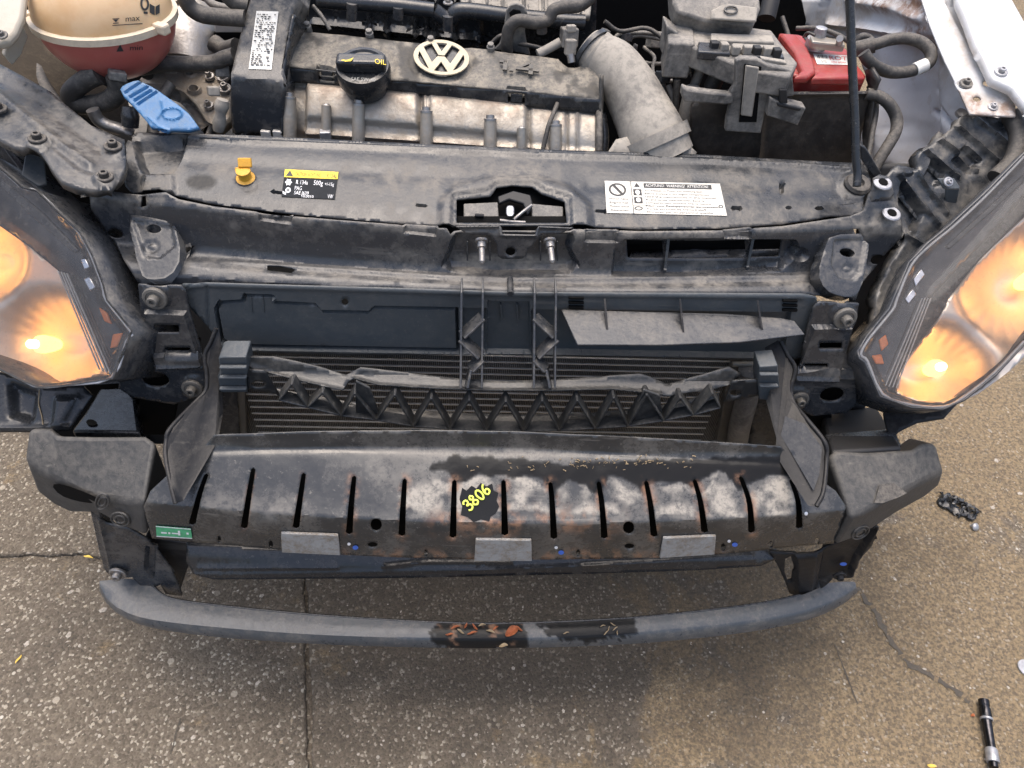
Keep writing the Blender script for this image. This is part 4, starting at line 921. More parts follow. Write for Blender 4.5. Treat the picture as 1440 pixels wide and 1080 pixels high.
prism('header_tank', [(328, 548), (344, 548), (348, 640), (334, 640)], Y(RY - .012), M['dull'], rad, .03)
prism('header_tank', [(1030, 500), (1046, 500), (1022, 640), (1004, 640)], Y(RY - .012), M['dull'], rad, .03)
tube('drier_bottle', [W(1054, 520, 'y', RY - .03), W(1050, 560, 'y', RY - .03), W(1040, 600, 'y', RY - .03), W(1034, 640, 'y', RY - .03)], [.016, .017, .017, .017], M['fuse'], rad, 16)
tube('condenser_pipe', [W(1030, 512, 'y', RY - .02), W(1062, 512, 'y', RY - .02), W(1100, 512, 'y', RY - .02)], .004, M['alu'], rad)
relief('shroud_panel', [(296, 540), (332, 540), (340, 650), (290, 650)], Y(.27), M['plastic2'], rad, step=10)
relief('shroud_panel', [(1060, 540), (1110, 540), (1110, 660), (1050, 650)], Y(.262), M['plastic2'], rad, step=10)

# ------------------------------------------------------------------ under the beam: undertray, brackets, posts
ut = prof_py([(775, .07, .1), (800, .05, .1), (818, .04, .1)])
under = relief('undertray', [(262, 762), (400, 772), (700, 780), (1000, 776), (1092, 768), (1092, 786), (1070, 796), (980, 802), (860, 806), (700, 810), (560, 813), (420, 814), (300, 815), (272, 806), (262, 790)], ut, M['clean'], car, step=6, thick=.003,
               bumps=[('l', [(280, 798), (414, 797), (474, 797)], .003, 3), ('l', [(540, 796), (600, 790), (720, 790)], .003, 3), ('l', [(270, 808), (420, 806), (700, 800), (1060, 786)], .002, 3), ('l', [(820, 795), (1060, 780)], .0025, 3)])
pL = plane3((132, 722, 'y', .075), (228, 735, 'y', .07), (165, 812, 'y', .065))
post = relief('bar_bracket', [(128, 718), (150, 736), (178, 742), (205, 758), (222, 775), (240, 800), (250, 822), (256, 838), (238, 836), (226, 822), (206, 838 - 6), (186, 812), (160, 812), (146, 800), (140, 770)], pL, M['plastic2'], car, holes=[], step=4, thick=.004, bumps=[(ell(154, 748, 8, 6), -.003, 4), ('l', [(140, 730), (152, 780), (158, 808)], .003, 3), ([(206, 770), (218, 772), (216, 812), (204, 800)], -.008, 4)])
prism('bracket_web', [(203, 756), (266, 764), (268, 790), (258, 812), (250, 838), (232, 836), (214, 800)], plane3((203, 756, 'y', .09), (266, 764, 'y', .085), (250, 838, 'y', .08)), M['guide'], post, .02)
prism('bracket_web', [(126, 716), (140, 720), (148, 770), (156, 806), (150, 806), (140, 780)], pL, M['plastic2'], post, .03)
bolt(pL, 168, 802, 12, post, lift=.004)
pR = plane3((1100, 776, 'y', .07), (1185, 770, 'y', .065), (1130, 838, 'y', .065))
postr = relief('bar_bracket', [(1082, 776), (1106, 778), (1160, 774), (1168, 770), (1180, 764), (1204, 756), (1232, 740), (1236, 742), (1226, 768), (1206, 790), (1200, 812), (1176, 816), (1150, 830), (1140, 838), (1130, 842), (1120, 838), (1110, 834), (1104, 818), (1094, 796)], pR, M['guide'], car, holes=[[(1104, 786), (1112, 782), (1116, 796), (1113, 816), (1108, 818), (1103, 804)]], step=4, thick=.004,
               bumps=[([(1118, 778), (1150, 776), (1142, 834), (1120, 836)], .007, 6), ([(1160, 775), (1232, 745), (1204, 790), (1196, 810), (1150, 826)], -.01, 5)])
bolt(pR, 1180, 807, 9, postr, lift=.002, mat='dark')
prints('paint_dot', [(1182, 794), (1192, 794), (1192, 799), (1182, 799)], pR, [('o', .5, .5, .5, .5, 0, 0)], M['bluepaint'], postr, -.004)
# chassis ends and bumper-side mounts behind the foam blocks
cl = plane3((100, 605, 'y', .2), (190, 600, 'y', .2), (140, 545, 'y', .3))
rail = prism('chassis_rail', [(100, 606), (118, 582), (140, 546), (176, 545), (190, 560), (196, 608)], cl, M['clean'], car, .03, bev=.004)
prints('rust_hole', [(118, 584), (142, 590), (142, 604), (116, 604)], cl, [('o', .5, .5, .3, .25, 0, 0)], M['grime'], rail, .002)
prism('chassis_rail', [(1156, 582), (1232, 570), (1268, 628), (1170, 634)], plane3((1156, 600, 'y', .2), (1240, 600, 'y', .2), (1200, 575, 'y', .28)), M['dark'], car, .03, bev=.004)
prism('rail_flange', [(1160, 610), (1258, 602), (1268, 626), (1172, 632)], plane3((1160, 620, 'y', .15), (1258, 620, 'y', .15), (1200, 604, 'y', .18)), M['clean'], car, .01, bev=.002)
for (xy, yv) in (([(84, 540), (200, 540), (210, 616), (70, 616)], .31), ([(196, 556), (250, 560), (244, 600), (232, 612), (196, 612)], .24), ([(1110, 580), (1170, 580), (1170, 640), (1100, 640)], .24)):
    prism('mount_backing', xy, Y(yv), M['black'], car, .01)
lm = relief('bumper_side_mount', [(-60, 508), (0, 523), (55, 546), (117, 543), (130, 556), (112, 582), (98, 606), (44, 608), (-60, 608)], plane3((0, 605, 'y', .17), (100, 605, 'y', .17), (0, 525, 'y', .235)), M['clean'], car, step=5, thick=.004, bumps=[([(80, 560), (110, 560), (90, 598), (76, 598)], .008, 12), ([(14, 540), (50, 552), (44, 590), (16, 584)], -.012, 16), ('l', [(-60, 602), (44, 602), (96, 600)], .004, 4)])
tube('crack', [at_surf(plane3((0, 605, 'y', .17), (100, 605, 'y', .17), (0, 525, 'y', .235)), x, y, .001)[0] for x, y in ((56, 548), (55, 568), (59, 584), (61, 598))], .0008, M['straw'], lm, 6)
rm = relief('bumper_side_mount', [(1240, 560), (1290, 570), (1348, 566), (1328, 588), (1291, 594), (1266, 606), (1252, 618), (1244, 590)], plane3((1250, 610, 'y', .17), (1340, 570, 'y', .2), (1250, 562, 'y', .22)), M['guide'], car, step=5, thick=.004)

# ------------------------------------------------------------------ engine bay shell (black sheets added to paint in the shaded depths behind the parts)
SK = -.127
bay = relief('engine_bay_shell', [(-80, -80), (1110, -80), (1160, 150), (1160, 300), (-80, 300)], Y(1.05), M['black'], car, step=60, thick=.01)  # black sheet added to paint in the shaded depth of the bay
me = bpy.data.meshes.new('undertray_floor'); me.from_pydata([(-.62, .3, .27), (.6, .3, .27), (.62, 1.1, .27), (-.62, 1.1, .27)], [], [(0, 1, 2, 3)]); link('undertray_floor', me, M['black'], bay)  # black sheet added to paint in the shade below the parts
relief('inner_wing_liner', [(20, 190), (180, 190), (240, 300), (230, 560), (190, 570), (150, 470), (90, 330)], plane3((100, 250, 'y', .46), (200, 330, 'y', .38), (190, 560, 'y', .28)), M['black'], bay, step=16, thick=.004)  # black sheet added to paint in the shade behind the gaps
relief('inner_wing_liner', [(1215, 230), (1330, 230), (1330, 330), (1262, 440), (1225, 480), (1215, 590), (1180, 590), (1195, 420)], plane3((1240, 250, 'y', .45), (1290, 300, 'y', .42), (1200, 580, 'y', .28)), M['dark'], bay, step=16, thick=.004)  # dark sheet added to paint in the shade behind the gaps

# ------------------------------------------------------------------ cylinder head, engine cover, oil cap, timing cover
head_s = Prof([(.60, .79), (.556, .782), (.525, .768), (.50, .742), (.492, .70), (.488, .62)], 2, SK)
head = relief('cylinder_head', [(398, 108), (470, 112), (600, 128), (740, 145), (846, 156), (844, 180), (838, 240), (400, 225)], head_s, M['alu'], car, step=4.5, thick=.006, sharp=50,
              bumps=[([(398, 108), (430, 112), (428, 230), (398, 225)], -.012, 6), ('l', [(592, 128), (592, 205)], -.004, 3), ('l', [(598, 128), (598, 205)], .003, 3), ('l', [(744, 145), (744, 210)], -.004, 3), ('l', [(798, 152), (797, 212)], -.003, 2.4), ('l', [(812, 152), (812, 212)], .003, 2.4), ('l', [(426, 186), (600, 198), (840, 215)], .006, 4),
                     ([(432, 120), (588, 132), (588, 178), (432, 166)], .006, 9), ([(604, 134), (740, 148), (740, 192), (604, 180)], .005, 9)],
              masks={'rust': lambda X, Y_: .35 * np.exp(-((Y_ - (125 + .1 * (X - 430))) / 14) ** 2) * sstep(.3, .6, vnoise(X, Y_, 20, 2)) + .4 * np.exp(-((Y_ - (190 + .07 * (X - 430))) / 6) ** 2)}, rough=.002)
for x, y0, y1, r0, r1, top in ((411, 143, 195, 9.5, 9.5, 1), (462, 152, 195, 7, 7.5, 0), (507, 153, 202, 9, 9.5, 1), (601, 163, 206, 9, 9.5, 1), (690, 174, 212, 9, 10, 1), (734, 183, 214, 7, 8, 0), (781, 182, 216, 9, 9.5, 1)):
    a, b = at_surf(head_s, x, y0, .012)[0], at_surf(head_s, x - 1 if x < 600 else x, y1, .008)[0]
    d = float((a - CAM) @ FWD); n = a - b; n /= np.linalg.norm(n); k = d / FPX
    tube('bolt_boss', [b, (a + b) / 2, a], [r1 * k, r0 * k * 1.02, r0 * k * .95], M['alu'], head, 14, 3)
    if top: link('bolt', lathe_mesh('bolt', [(r0 * k * 1.0, 0), (r0 * k * 1.0, .0025), (r0 * k * .8, .003), (r0 * k * .68, .003), (r0 * k * .66, .0075), (r0 * k * .4, .008), (r0 * k * .35, .005)], 18), M['steel'], head, frame(a, n))
    else: link('bolt', lathe_mesh('bolt', [(r0 * k * .8, 0), (r0 * k * .5, .002), (r0 * k * .4, .0)], 14), M['steel'], head, frame(a, n))
p = at_surf(head_s, 461, 187, .012)[0]; box('cable_clip', p, (.016, .012, .012), M['zinc'], head, (0, 0, 8), .0015)
tube('head_seal', [at_surf(head_s, 842, y, .004)[0] for y in (158, 175, 192, 212)], .0055, M['rubber'], head, 8)
tube('sensor_wire', [at_surf(head_s, x, y, l)[0] for x, y, l in ((783, 154, .012), (778, 166, .014), (771, 182, .014), (767, 196, .012), (763, 212, .012))], .0034, M['rubber'], head, 8)
cov_p = plane3((407, 94, 'z', .80), (844, 140, 'z', .80), (412, 42, 'z', .822))
cov_out = [(412, 42), (424, 41), (436, 45), (520, 54), (606, 62), (690, 70), (700, 72), (764, 80), (785, 83), (800, 92), (812, 92), (826, 86), (832, 84), (840, 88), (845, 104), (845, 140), (712, 126), (551, 112), (500, 104), (404, 93)]
ecov = relief('engine_cover', cov_out, cov_p, M['cover'], car, step=4.5, thick=.002, sharp=45, rough=.003,
              bumps=[(ell(621, 86, 47, 30), -.002, 3), (ell(803, 92, 20, 9), -.004, 5), ([(447, 92), (469, 94), (470, 101), (446, 99)], -.01, 3), ([(714, 122), (738, 124), (740, 130), (712, 128)], -.01, 3), (ell(512, 92, 46, 30), -.004, 8)],
              masks={'dust': lambda X, Y_: .55 * sstep(.38, .7, vnoise(X, Y_, 22, 6, 4)), 'wet': lambda X, Y_: .55 * sstep(.56, .66, vnoise(X, Y_, 26, 15, 5))})
fe = [(404, 93), (500, 104), (551, 112), (712, 126), (845, 140)]; lo = [(404, 116), (446, 117.5), (472, 119), (551, 129), (712, 147), (741, 150), (845, 159.5)]
cov_f = Prof([(.5445, .801), (.5435, .772)], 0, SK)
relief('cover_front', fe + lo[::-1], plane3((407, 93, 'z', .80), (844, 140, 'z', .80), (407, 117, 'z', .775)), M['clean'], ecov, step=6, thick=.004, holes=[[(448, 99), (470, 101), (470, 117), (448, 116)], [(714, 130), (738, 132), (738, 148), (714, 146)]],
       masks={'dust': lambda X, Y_: .25 * sstep(.5, .7, vnoise(X, Y_, 18, 6, 4)) * np.ones(X.shape)})
relief('cover_side', [(845, 104), (849, 106), (849, 160), (845, 160)], Plane(W(845, 140, 'z', .8), (1, -.3, .2)), M['cover'], ecov, step=6, thick=.003)
for x, y in ((459, 108), (726, 140)):
    pp, nn = at_surf(plane3((407, 93, 'z', .80), (844, 140, 'z', .80), (407, 117, 'z', .775)), x, y, -.006)
    box('snap_clip', pp, (.017, .008, .012), M['clean'], ecov, (-12, 0, -7), .0012); box('clip_bar', pp + np.array([0, -.006, -.007]), (.022, .004, .003), M['cover'], ecov, (-12, 0, -7), .0008)
# badge: ring and the two letters
o = relief('badge_disc', ell(621, 86, 38, 25, 36), cov_p, M['clean'], ecov, step=6, thick=0)
for v in o.data.vertices: v.co.z += .002
bq = [(583, 58), (661, 65), (659, 114), (581, 107)]
vw = [('o', .5, .5, .5, .5, .415, .415)]
def stroke(a, b, w): 
    d = np.array(b, float) - a; n = np.array([-d[1], d[0]]) / np.hypot(*d) * w / 2; return ('p', [tuple(np.array(a) - n), tuple(np.array(b) - n), tuple(np.array(b) + n), tuple(np.array(a) + n)])
prints('badge_ring', bq, cov_p, vw, M['tan'], ecov, .005, .002)
prints('badge_letter', bq, cov_p, [('p', [(.30, .08), (.385, .065), (.5, .34), (.615, .065), (.70, .08), (.555, .44), (.445, .44)])], M['tan'], ecov, .0052, .002)
prints('badge_letter', bq, cov_p, [('p', [(.085, .31), (.165, .22), (.335, .66), (.435, .475), (.565, .475), (.665, .66), (.835, .22), (.915, .31), (.71, .86), (.63, .9), (.5, .62), (.37, .9), (.29, .86)])], M['tan'], ecov, .0049, .002)
prints('raised_numeral', [(700, 86), (760, 93), (758, 113), (698, 106)], cov_p, [('r', .05, .15, .22, .3), ('r', .14, .15, .24, .8), ('r', .3, .68, .38, .82), ('r', .44, .5, .98, .66), ('r', .74, .2, .84, .9), ('p', [(.44, .52), (.68, .15), (.78, .15), (.55, .52)])], M['cover'], ecov, .004, .003)
for x, y in ((433, 37), (520, 47), (606, 57), (690, 66)):
    pp, nn = at_surf(cov_p, x, y + 4, .002); link('cover_stud', lathe_mesh('cover_stud', [(.006, -.01), (.006, .004), (.0045, .005), (.0045, .009), (.002, .01)], 14), M['fuse'], ecov, frame(pp, nn))
# oil filler cap
pc, nc = at_surf(cov_p, 513, 110, .004)
kx = float((pc - CAM) @ FWD) / FPX; r = 38 * kx
cap = link('oil_cap', lathe_mesh('oil_cap', [(r * .8, -.022), (r * .86, -.006), (r * .97, -.004), (r, .004), (r, .013), (r * .95, .019), (r * .8, .02), (r * .74, .017), (r * .3, .016)], 40), M['clean'], car, frame(pc, nc))
X_ = Vector(RIGHT); Fm = frame(pc + nc * .022, nc, up=tuple(np.cross(nc, RIGHT)))
xa = Vector(RIGHT - nc * (RIGHT @ nc)).normalized(); ya = Vector(nc).cross(xa)
Mg = Matrix(((xa.x, ya.x, nc[0], 0), (xa.y, ya.y, nc[1], 0), (xa.z, ya.z, nc[2], 0), (0, 0, 0, 1)))
Mg.translation = Vector(pc + nc * .0255) - ya * .004
o = link('cap_grip', box_mesh('cap_grip', r * 1.78, .021, .02), M['clean'], cap, Mg); bevel(o, .005, 3)
gp = Plane(pc + nc * .0362, nc); gp2 = Plane(pc + nc * .0205, nc)
prints('cap_symbol', [(480, 82), (497, 80), (499, 88), (481, 90)], gp, [('p', [(0, .35), (.2, .35), (.35, .5), (.7, .4), (1, .2), (.75, .75), (.25, .75), (.2, .6), (0, .5)])], M['yellow'], cap, .001)
prints('cap_lettering', [(527, 82), (543, 84), (543, 93), (527, 91)], gp, [('t', 'OIL', 0, .9, .8, 1)], M['yellow'], cap, .001)
prints('cap_lettering', [(494, 108), (528, 109), (528, 117), (494, 115)], gp2, [('t', 'SAE 5W-40', 0, .8, .6, 1)], M['greyink'], cap, .001)
tube('filler_neck', [pc - nc * .02, pc - nc * .05 + np.array([.006, -.004, 0])], r * .62, M['plastic2'], cap, 20)
# timing belt cover
def tn(py, y): return (y + SK * .37 * -1 * -1, 0)
tc = Prof([(.66 + SK * .37, W(375, -60, 'y', .66)[2]), (.60 + SK * .37, W(365, 60, 'y', .60)[2]), (.555 + SK * .37, W(360, 104, 'y', .555)[2]), (.545 + SK * .37, W(360, 112, 'y', .545)[2]), (.535 + SK * .37, W(360, 200, 'y', .535)[2])], 1, SK)
tcov = relief('timing_cover', [(358, -40), (424, -40), (419, 4), (414, 14), (408, 30), (404, 60), (398, 106), (399, 150), (397, 190), (327, 187), (325, 140), (325, 104), (333, 70), (342, 34), (352, 0)], tc, M['plastic2'], car, step=5, thick=.05, sharp=35,
              masks={'dust': lambda X, Y_: .55 * (1 - sstep(96, 108, Y_)) * sstep(.2, .6, vnoise(X, Y_, 24, 8, 4))})
relief('cover_side', [(398, 106), (406, 60), (414, 20), (432, 40), (410, 70), (404, 110), (403, 190), (398, 190)], Plane(W(399, 130, 'y', .548), (1, -.25, 0)), M['clean'], tcov, step=5, thick=.004)
lq = [(361, 15.5), (392, 16.5), (382, 98.5), (350, 97.5)]
prints('part_label', lq, tc, [('r', 0, 0, 1, 1)], M['label'], tcov, .001)
rr_ = random.Random(4); it = []
for row in range(26):
    u = .07
    while u < .9:
        w = rr_.uniform(.04, .16)
        if rr_.random() < .72: it.append(('r', u, .05 + row * .035, min(u + w, .94), .05 + row * .035 + rr_.uniform(.014, .022)))
        u += w + rr_.uniform(.03, .09)
prints('label_print', lq, tc, it, M['ink'], tcov, .0022)
for x in (374, 391): box('mount_tab', W(x, 189, 'y', .53), (.014, .006, .012), M['tube'], tcov, (0, 0, -7), .001)

# ------------------------------------------------------------------ intake manifold behind the engine cover
im = relief('intake_manifold', [(430, -40), (840, -40), (838, 50), (830, 78), (690, 66), (520, 48), (430, 36)], Y(.76), M['clean'], car, step=7, thick=.02,
            bumps=[('l', [(585, 0), (585, 60)], .012, 3), ('l', [(600, 0), (600, 60)], .012, 3), ('l', [(613, 0), (613, 60)], .012, 3), ('l', [(520, 0), (520, 45)], .01, 3), ('l', [(545, 0), (545, 50)], .01, 3), ('l', [(640, 0), (640, 62)], .01, 3), ('l', [(675, 0), (675, 64)], .01, 3), ('l', [(440, 30), (700, 56)], .01, 4)])
for pts in ([(446, 4), (500, 8), (560, 13), (610, 19)], [(610, 19), (626, 30), (636, 28), (650, 19), (720, 27), (790, 34), (822, 36)]):
    tube('manifold_flange', [W(x, y - 4, 'y', .70) for x, y in pts], .012, M['clean'], im, 10)
for x, y0, y1 in ((495, 4, 28), (630, 22, 42), (560, 10, 26), (762, 30, 46)):
    tube('flange_boss', [W(x, y0, 'y', .69), W(x, y1, 'y', .69)], .0085, M['plastic2'], im, 12)
for x, y in ((630, 5), (498, -8)): bolt(Z(.93), x, y, 7, im)
tray = relief('manifold_top', [(640, -30), (835, -30), (830, 22), (800, 24), (720, 16), (650, 6)], plane3((640, 6, 'y', .72), (830, 20, 'y', .72), (640, -30, 'y', .77)), M['duct'], im, step=5, thick=.01, bumps=[('l', [(x, -30), (x + 1, 26)], .008, 1.8) for x in (660, 684, 706, 736, 763, 790, 815)])
tube('manifold_strap', [W(440, 8, 'y', .69), W(452, 22, 'y', .68), (W(464, 42, 'y', .67))], .003, M['fuse'], im, 8)
ib = prism('lifting_bracket', [(694, 70), (702, 62), (708, 46), (712, 14), (718, 7), (727, 5), (737, 9), (742, 20), (738, 44), (741, 62), (746, 78), (720, 72)], Y(.655), M['fuse'], car, .005)
prism('bracket_slot', [(716, 18), (722, 13), (732, 15), (734, 24), (718, 26)], Y(.649), M['black'], ib, .002)
tube('vacuum_hose', [W(x, y, 'y', v) for x, y, v in ((713, 72, .645), (713, 56, .64), (717, 38, .64), (730, 29, .64), (752, 32, .64), (770, 28, .645), (779, 14, .65), (795, 10, .66), (815, 8, .67), (832, -4, .68))], .0092, M['rubber'], car, 12)
cn = box('sensor_plug', W(800, 52, 'y', .63), (.024, .022, .026), M['fuse'], car, (-10, 0, 10), .002)
box('plug_latch', W(802, 66, 'y', .615), (.016, .014, .022), M['duct'], cn, (-10, 0, 10), .002); box('plug_latch', W(803, 40, 'y', .625), (.014, .01, .01), M['duct'], cn, (-10, 0, 10), .002)
tube('sensor_stem', [W(802, 76, 'y', .605), W(804, 88, 'y', .6)], .006, M['steel'], cn, 10)
tube('breather_pipe', [W(756, 76, 'y', .62), W(770, 69, 'y', .625), W(788, 59, 'y', .63)], .007, M['duct'], car, 10)
# intake duct
dc = [(826, 66, .63), (838, 76, .62), (862, 92, .60), (884, 122, .57), (902, 157, .54), (918, 192, .505), (928, 222, .49)]
dv = tube('intake_duct', [W(*p[:2], 'y', p[2]) for p in dc], [.028, .031, .037, .040, .043, .047, .050], M['duct'], car, 28, 8)
for (x, y, v), (x2, y2, v2), r_ in (((834, 72, .622), (842, 79, .618), .034), ((917, 190, .507), (923, 206, .498), .0535)):
    tube('duct_collar', [W(x, y, 'y', v), W(x2, y2, 'y', v2)], r_, M['duct'], dv, 28, 3)
tube('hose_clamp', [W(830, 68, 'y', .626), W(834, 72, 'y', .622)], .034, M['plastic2'], dv, 24, 3)
box('clamp_screw', W(850, 48, 'y', .63), (.012, .012, .014), M['rubber'], dv, (0, 20, 30))
relief('duct_mouth', [(866, 196), (900, 188), (960, 196), (980, 214), (975, 226), (850, 222)], Prof([(.50, .77), (.475, .762), (.46, .74), (.455, .70)], 1), M['duct'], dv, step=6, thick=.003)
# wires in the gap right of the duct
for pts in ([(860, 60), (872, 48), (900, 46), (936, 48)], [(880, 74), (884, 56), (900, 50), (934, 56)], [(890, 70), (894, 64), (892, 80), (902, 98), (915, 110)], [(905, 100), (922, 104), (940, 104)], [(905, 110), (925, 112), (945, 114)], [(895, 86), (920, 90), (940, 88)]):
    tube('wire', [W(x, y, 'y', .74) for x, y in pts], .0035, M['fuse'], bay, 8)

# ------------------------------------------------------------------ left of the engine
ct = W(147, 20, 'y', .60); kt = float((ct - CAM) @ FWD) / FPX; rt = 92 * kt
def tank_mat():
    m, nt, N, L, B = new_mat('translucent_tank'); k = NT(nt)
    x = N.new('ShaderNodeSeparateXYZ'); L.new(k.obj(), x.inputs[0])
    f = k.ramp(x.outputs[2], -.008, -.002)
    n = k.noise(18, 5, .6); 
    L.new(k.mix(f, k.mix(n, (.4, .085, .07), (.48, .16, .13)), k.mix(k.ramp(n, .35, .65), (.6, .38, .19), (.68, .48, .28))), B.inputs['Base Color'])
    B.inputs['Roughness'].default_value = .32; B.inputs['Subsurface Weight'].default_value = .25; B.inputs['Subsurface Radius'].default_value = (.02, .01, .006); B.inputs['Subsurface Scale'].default_value = .5
    return m
M['tank'] = tank_mat(); M['seam'] = flat('cream_seam', (.66, .56, .42), .4, var=.15)
ts = Sphere(ct, rt, .92)
prof = [(rt * math.cos(a), rt * .92 * math.sin(a)) for a in np.linspace(-1.5, 1.5, 25)]
tank = link('expansion_tank', lathe_mesh('expansion_tank', prof, 48), M['tank'], car, Matrix.Translation(ct))
link('tank_seam', lathe_mesh('tank_seam', [(rt * .98, -.006), (rt * 1.055, -.005), (rt * 1.06, .004), (rt * .98, .006)], 48), M['seam'], tank, Matrix.Translation(ct))
for a in (-25, 195, 150): box('seam_tab', ct + np.array([rt * 1.09 * math.cos(R(a)), rt * 1.09 * math.sin(R(a)), .002]), (.02, .014, .014), M['seam'], tank, (0, 0, a), .003)
prints('level_mark', [(158, 24), (202, 20), (202, 40), (158, 42)], ts, [('t', 'max', .42, .42, .42, .45), ('r', 0, .62, .95, .68), ('r', .0, .12, .22, .18), ('p', [(.02, .2), (.2, .2), (.11, .42)]), ('r', .02, .46, .2, .52)], M['ink'], tank, .0008)
prints('level_mark', [(162, 61), (202, 59), (201, 74), (162, 75)], ts, [('t', 'min', .52, .72, .5, .45), ('p', [(.04, .8), (.3, .8), (.17, .1)])], M['ink'], tank, .0008)
prints('pictogram', [(196, -2), (224, 2), (224, 22), (196, 20)], ts, [('o', .25, .3, .22, .45, .12, .3), ('p', [(.5, .25), (.75, .4), (.75, 1), (.5, .85)]), ('p', [(.79, .4), (1, .2), (1, .8), (.79, 1)]), ('r', .2, .8, .4, .95)], M['ink'], tank, .0008)
for pts, v, r_, mt in (([(140, 104), (122, 112), (104, 126), (100, 138), (112, 147), (134, 147), (156, 140), (166, 126), (163, 108)], .53, .0135, 'rubber'), ([(130, 154), (138, 168), (150, 176), (168, 182), (186, 190)], .50, .009, 'steel'),
                       ([(256, -12), (266, 8), (280, 19), (300, 23), (345, 26)], .62, .0115, 'rubber'), ([(318, -10), (330, 2), (350, 8)], .64, .012, 'rubber'), ([(196, 96), (230, 90), (270, 90), (300, 88), (316, 82), (330, 78)], .6, .011, 'rubber'), ([(60, 140), (68, 100), (80, 60)], .7, .014, 'rubber')):
    tube('coolant_hose' if mt == 'rubber' else 'metal_pipe', [W(x, y, 'y', v - .0004 * i) for i, (x, y) in enumerate(pts)], r_, M[mt], car, 14)
box('hose_clip', W(165, 106, 'y', .52), (.022, .014, .012), M['fuse'], tank, (0, 20, 30), .002)
alt = tube('alternator_body', [W(268, 28, 'y', .76), W(264, 60, 'y', .72), W(262, 100, 'y', .68)], [.048, .052, .05], M['steel'], car, 28, 4)
tube('alternator_band', [W(268, 30, 'y', .755), W(268, 36, 'y', .748)], .054, M['alu'], alt, 28, 2)
for x0, x1, y0, y1, mt in ((302, 345, 30, 46, 'tube'), (300, 340, 46, 76, 'black')):
    prism('engine_block_side', [(x0, y0), (x1, y0), (x1, y1), (x0, y1)], Y(.7), M[mt], alt, .02)
gc_s = plane3((205, 118, 'z', .735), (320, 130, 'z', .735), (285, 170, 'z', .715))
gear = relief('gearbox_cover', [(196, 112), (210, 98), (245, 94), (275, 95), (300, 102), (318, 114), (324, 135), (322, 165), (306, 178), (290, 172), (276, 150), (258, 132), (234, 122), (208, 120)], gc_s, M['alu'], car, step=4, thick=.02, rough=.004,
              bumps=[(ell(267, 104, 9, 5), .003, 2), (ell(267, 104, 5, 3), -.01, 2), (ell(274, 128, 10, 6), .006, 2), (ell(274, 128, 6, 3.5), -.012, 2), ('l', [(208, 121), (236, 122), (260, 132), (278, 150), (292, 172)], .005, 2.4)], masks={'dust': lambda X, Y_: .5 + X * 0})
for x, y, r_ in ((213, 103, 9), (296, 111, 7), (315, 112, 9), (318, 128, 9), (295, 152, 7)): bolt(gc_s, x, y, r_, gear, 'steel', lift=.003, h=.012)
prism('gearbox_casing', [(180, 120), (260, 135), (300, 172), (326, 178), (326, 210), (180, 205)], plane3((180, 120, 'z', .68), (326, 150, 'z', .68), (250, 200, 'z', .655)), M['duct'], gear, .02)
fit = tube('brass_fitting', [W(313, 140, 'y', .52), W(310, 160, 'y', .515), W(307, 184, 'y', .51)], [.008, .0105, .007, .0095, .0075], M['duct'], gear, 12, 4)
bp = plane3((170, 128, 'z', .805), (222, 127, 'z', .805), (284, 186, 'z', .77))
blue = relief('blue_dipstick_handle', smooth([(168, 128), (173, 120), (193, 112), (222, 127), (262, 156), (272, 168), (283, 184), (214, 182), (206, 170), (190, 152)], 1, True), bp, M['blue'], car, step=3.5, thick=.007, rough=.002,
              bumps=[('l', [(176, 130), (196, 116)], -.0035, 1.6), ('l', [(183, 136), (207, 122)], -.0035, 1.6), ('l', [(189, 141), (212, 127)], -.0035, 1.6), ('l', [(194, 146), (220, 129)], -.0035, 1.6), ('l', ell(242, 160, 14, 8, 18) + [(256, 160)], .002, 1.3), ('l', [(226, 142), (230, 156), (222, 166)], .0015, 1.3), ('l', [(208, 165), (222, 178), (246, 188)], .0015, 1.3)])
capb = tube('ribbed_cap', [W(183, 178, 'y', .49), W(183, 163, 'y', .495), W(182, 150, 'y', .50)], [.011, .012, .0095], M['clean'], car, 16)
prism('inner_wing_panel', [(-40, 20), (60, 20), (100, 90), (180, 140), (190, 190), (130, 170), (60, 120), (-40, 100)], plane3((0, 60, 'y', .62), (60, 60, 'y', .66), (150, 170, 'y', .56)), M['grime'], car, .005)
lw = prism('wing_flange', [(-30, -30), (38, -30), (34, 0), (31, 22), (22, 44), (10, 58), (-30, 66)], plane3((0, 0, 'z', .90), (34, 0, 'z', .90), (0, 60, 'z', .875)), M['cream'], car, .012, bev=.004)
prism('wing_bracket', [(10, 60), (30, 30), (40, 52), (30, 78), (18, 92), (6, 78)], plane3((10, 60, 'z', .85), (40, 52, 'z', .85), (18, 92, 'z', .82)), M['cream'], lw, .008)
bolt(plane3((0, 0, 'z', .905), (34, 0, 'z', .905), (0, 60, 'z', .88)), 3, 50, 8, lw, 'fuse')
prism('wing_bracket', [(60, 0), (95, 40), (90, 55), (62, 45), (50, 20)], Y(.70), M['black'], lw, .01)

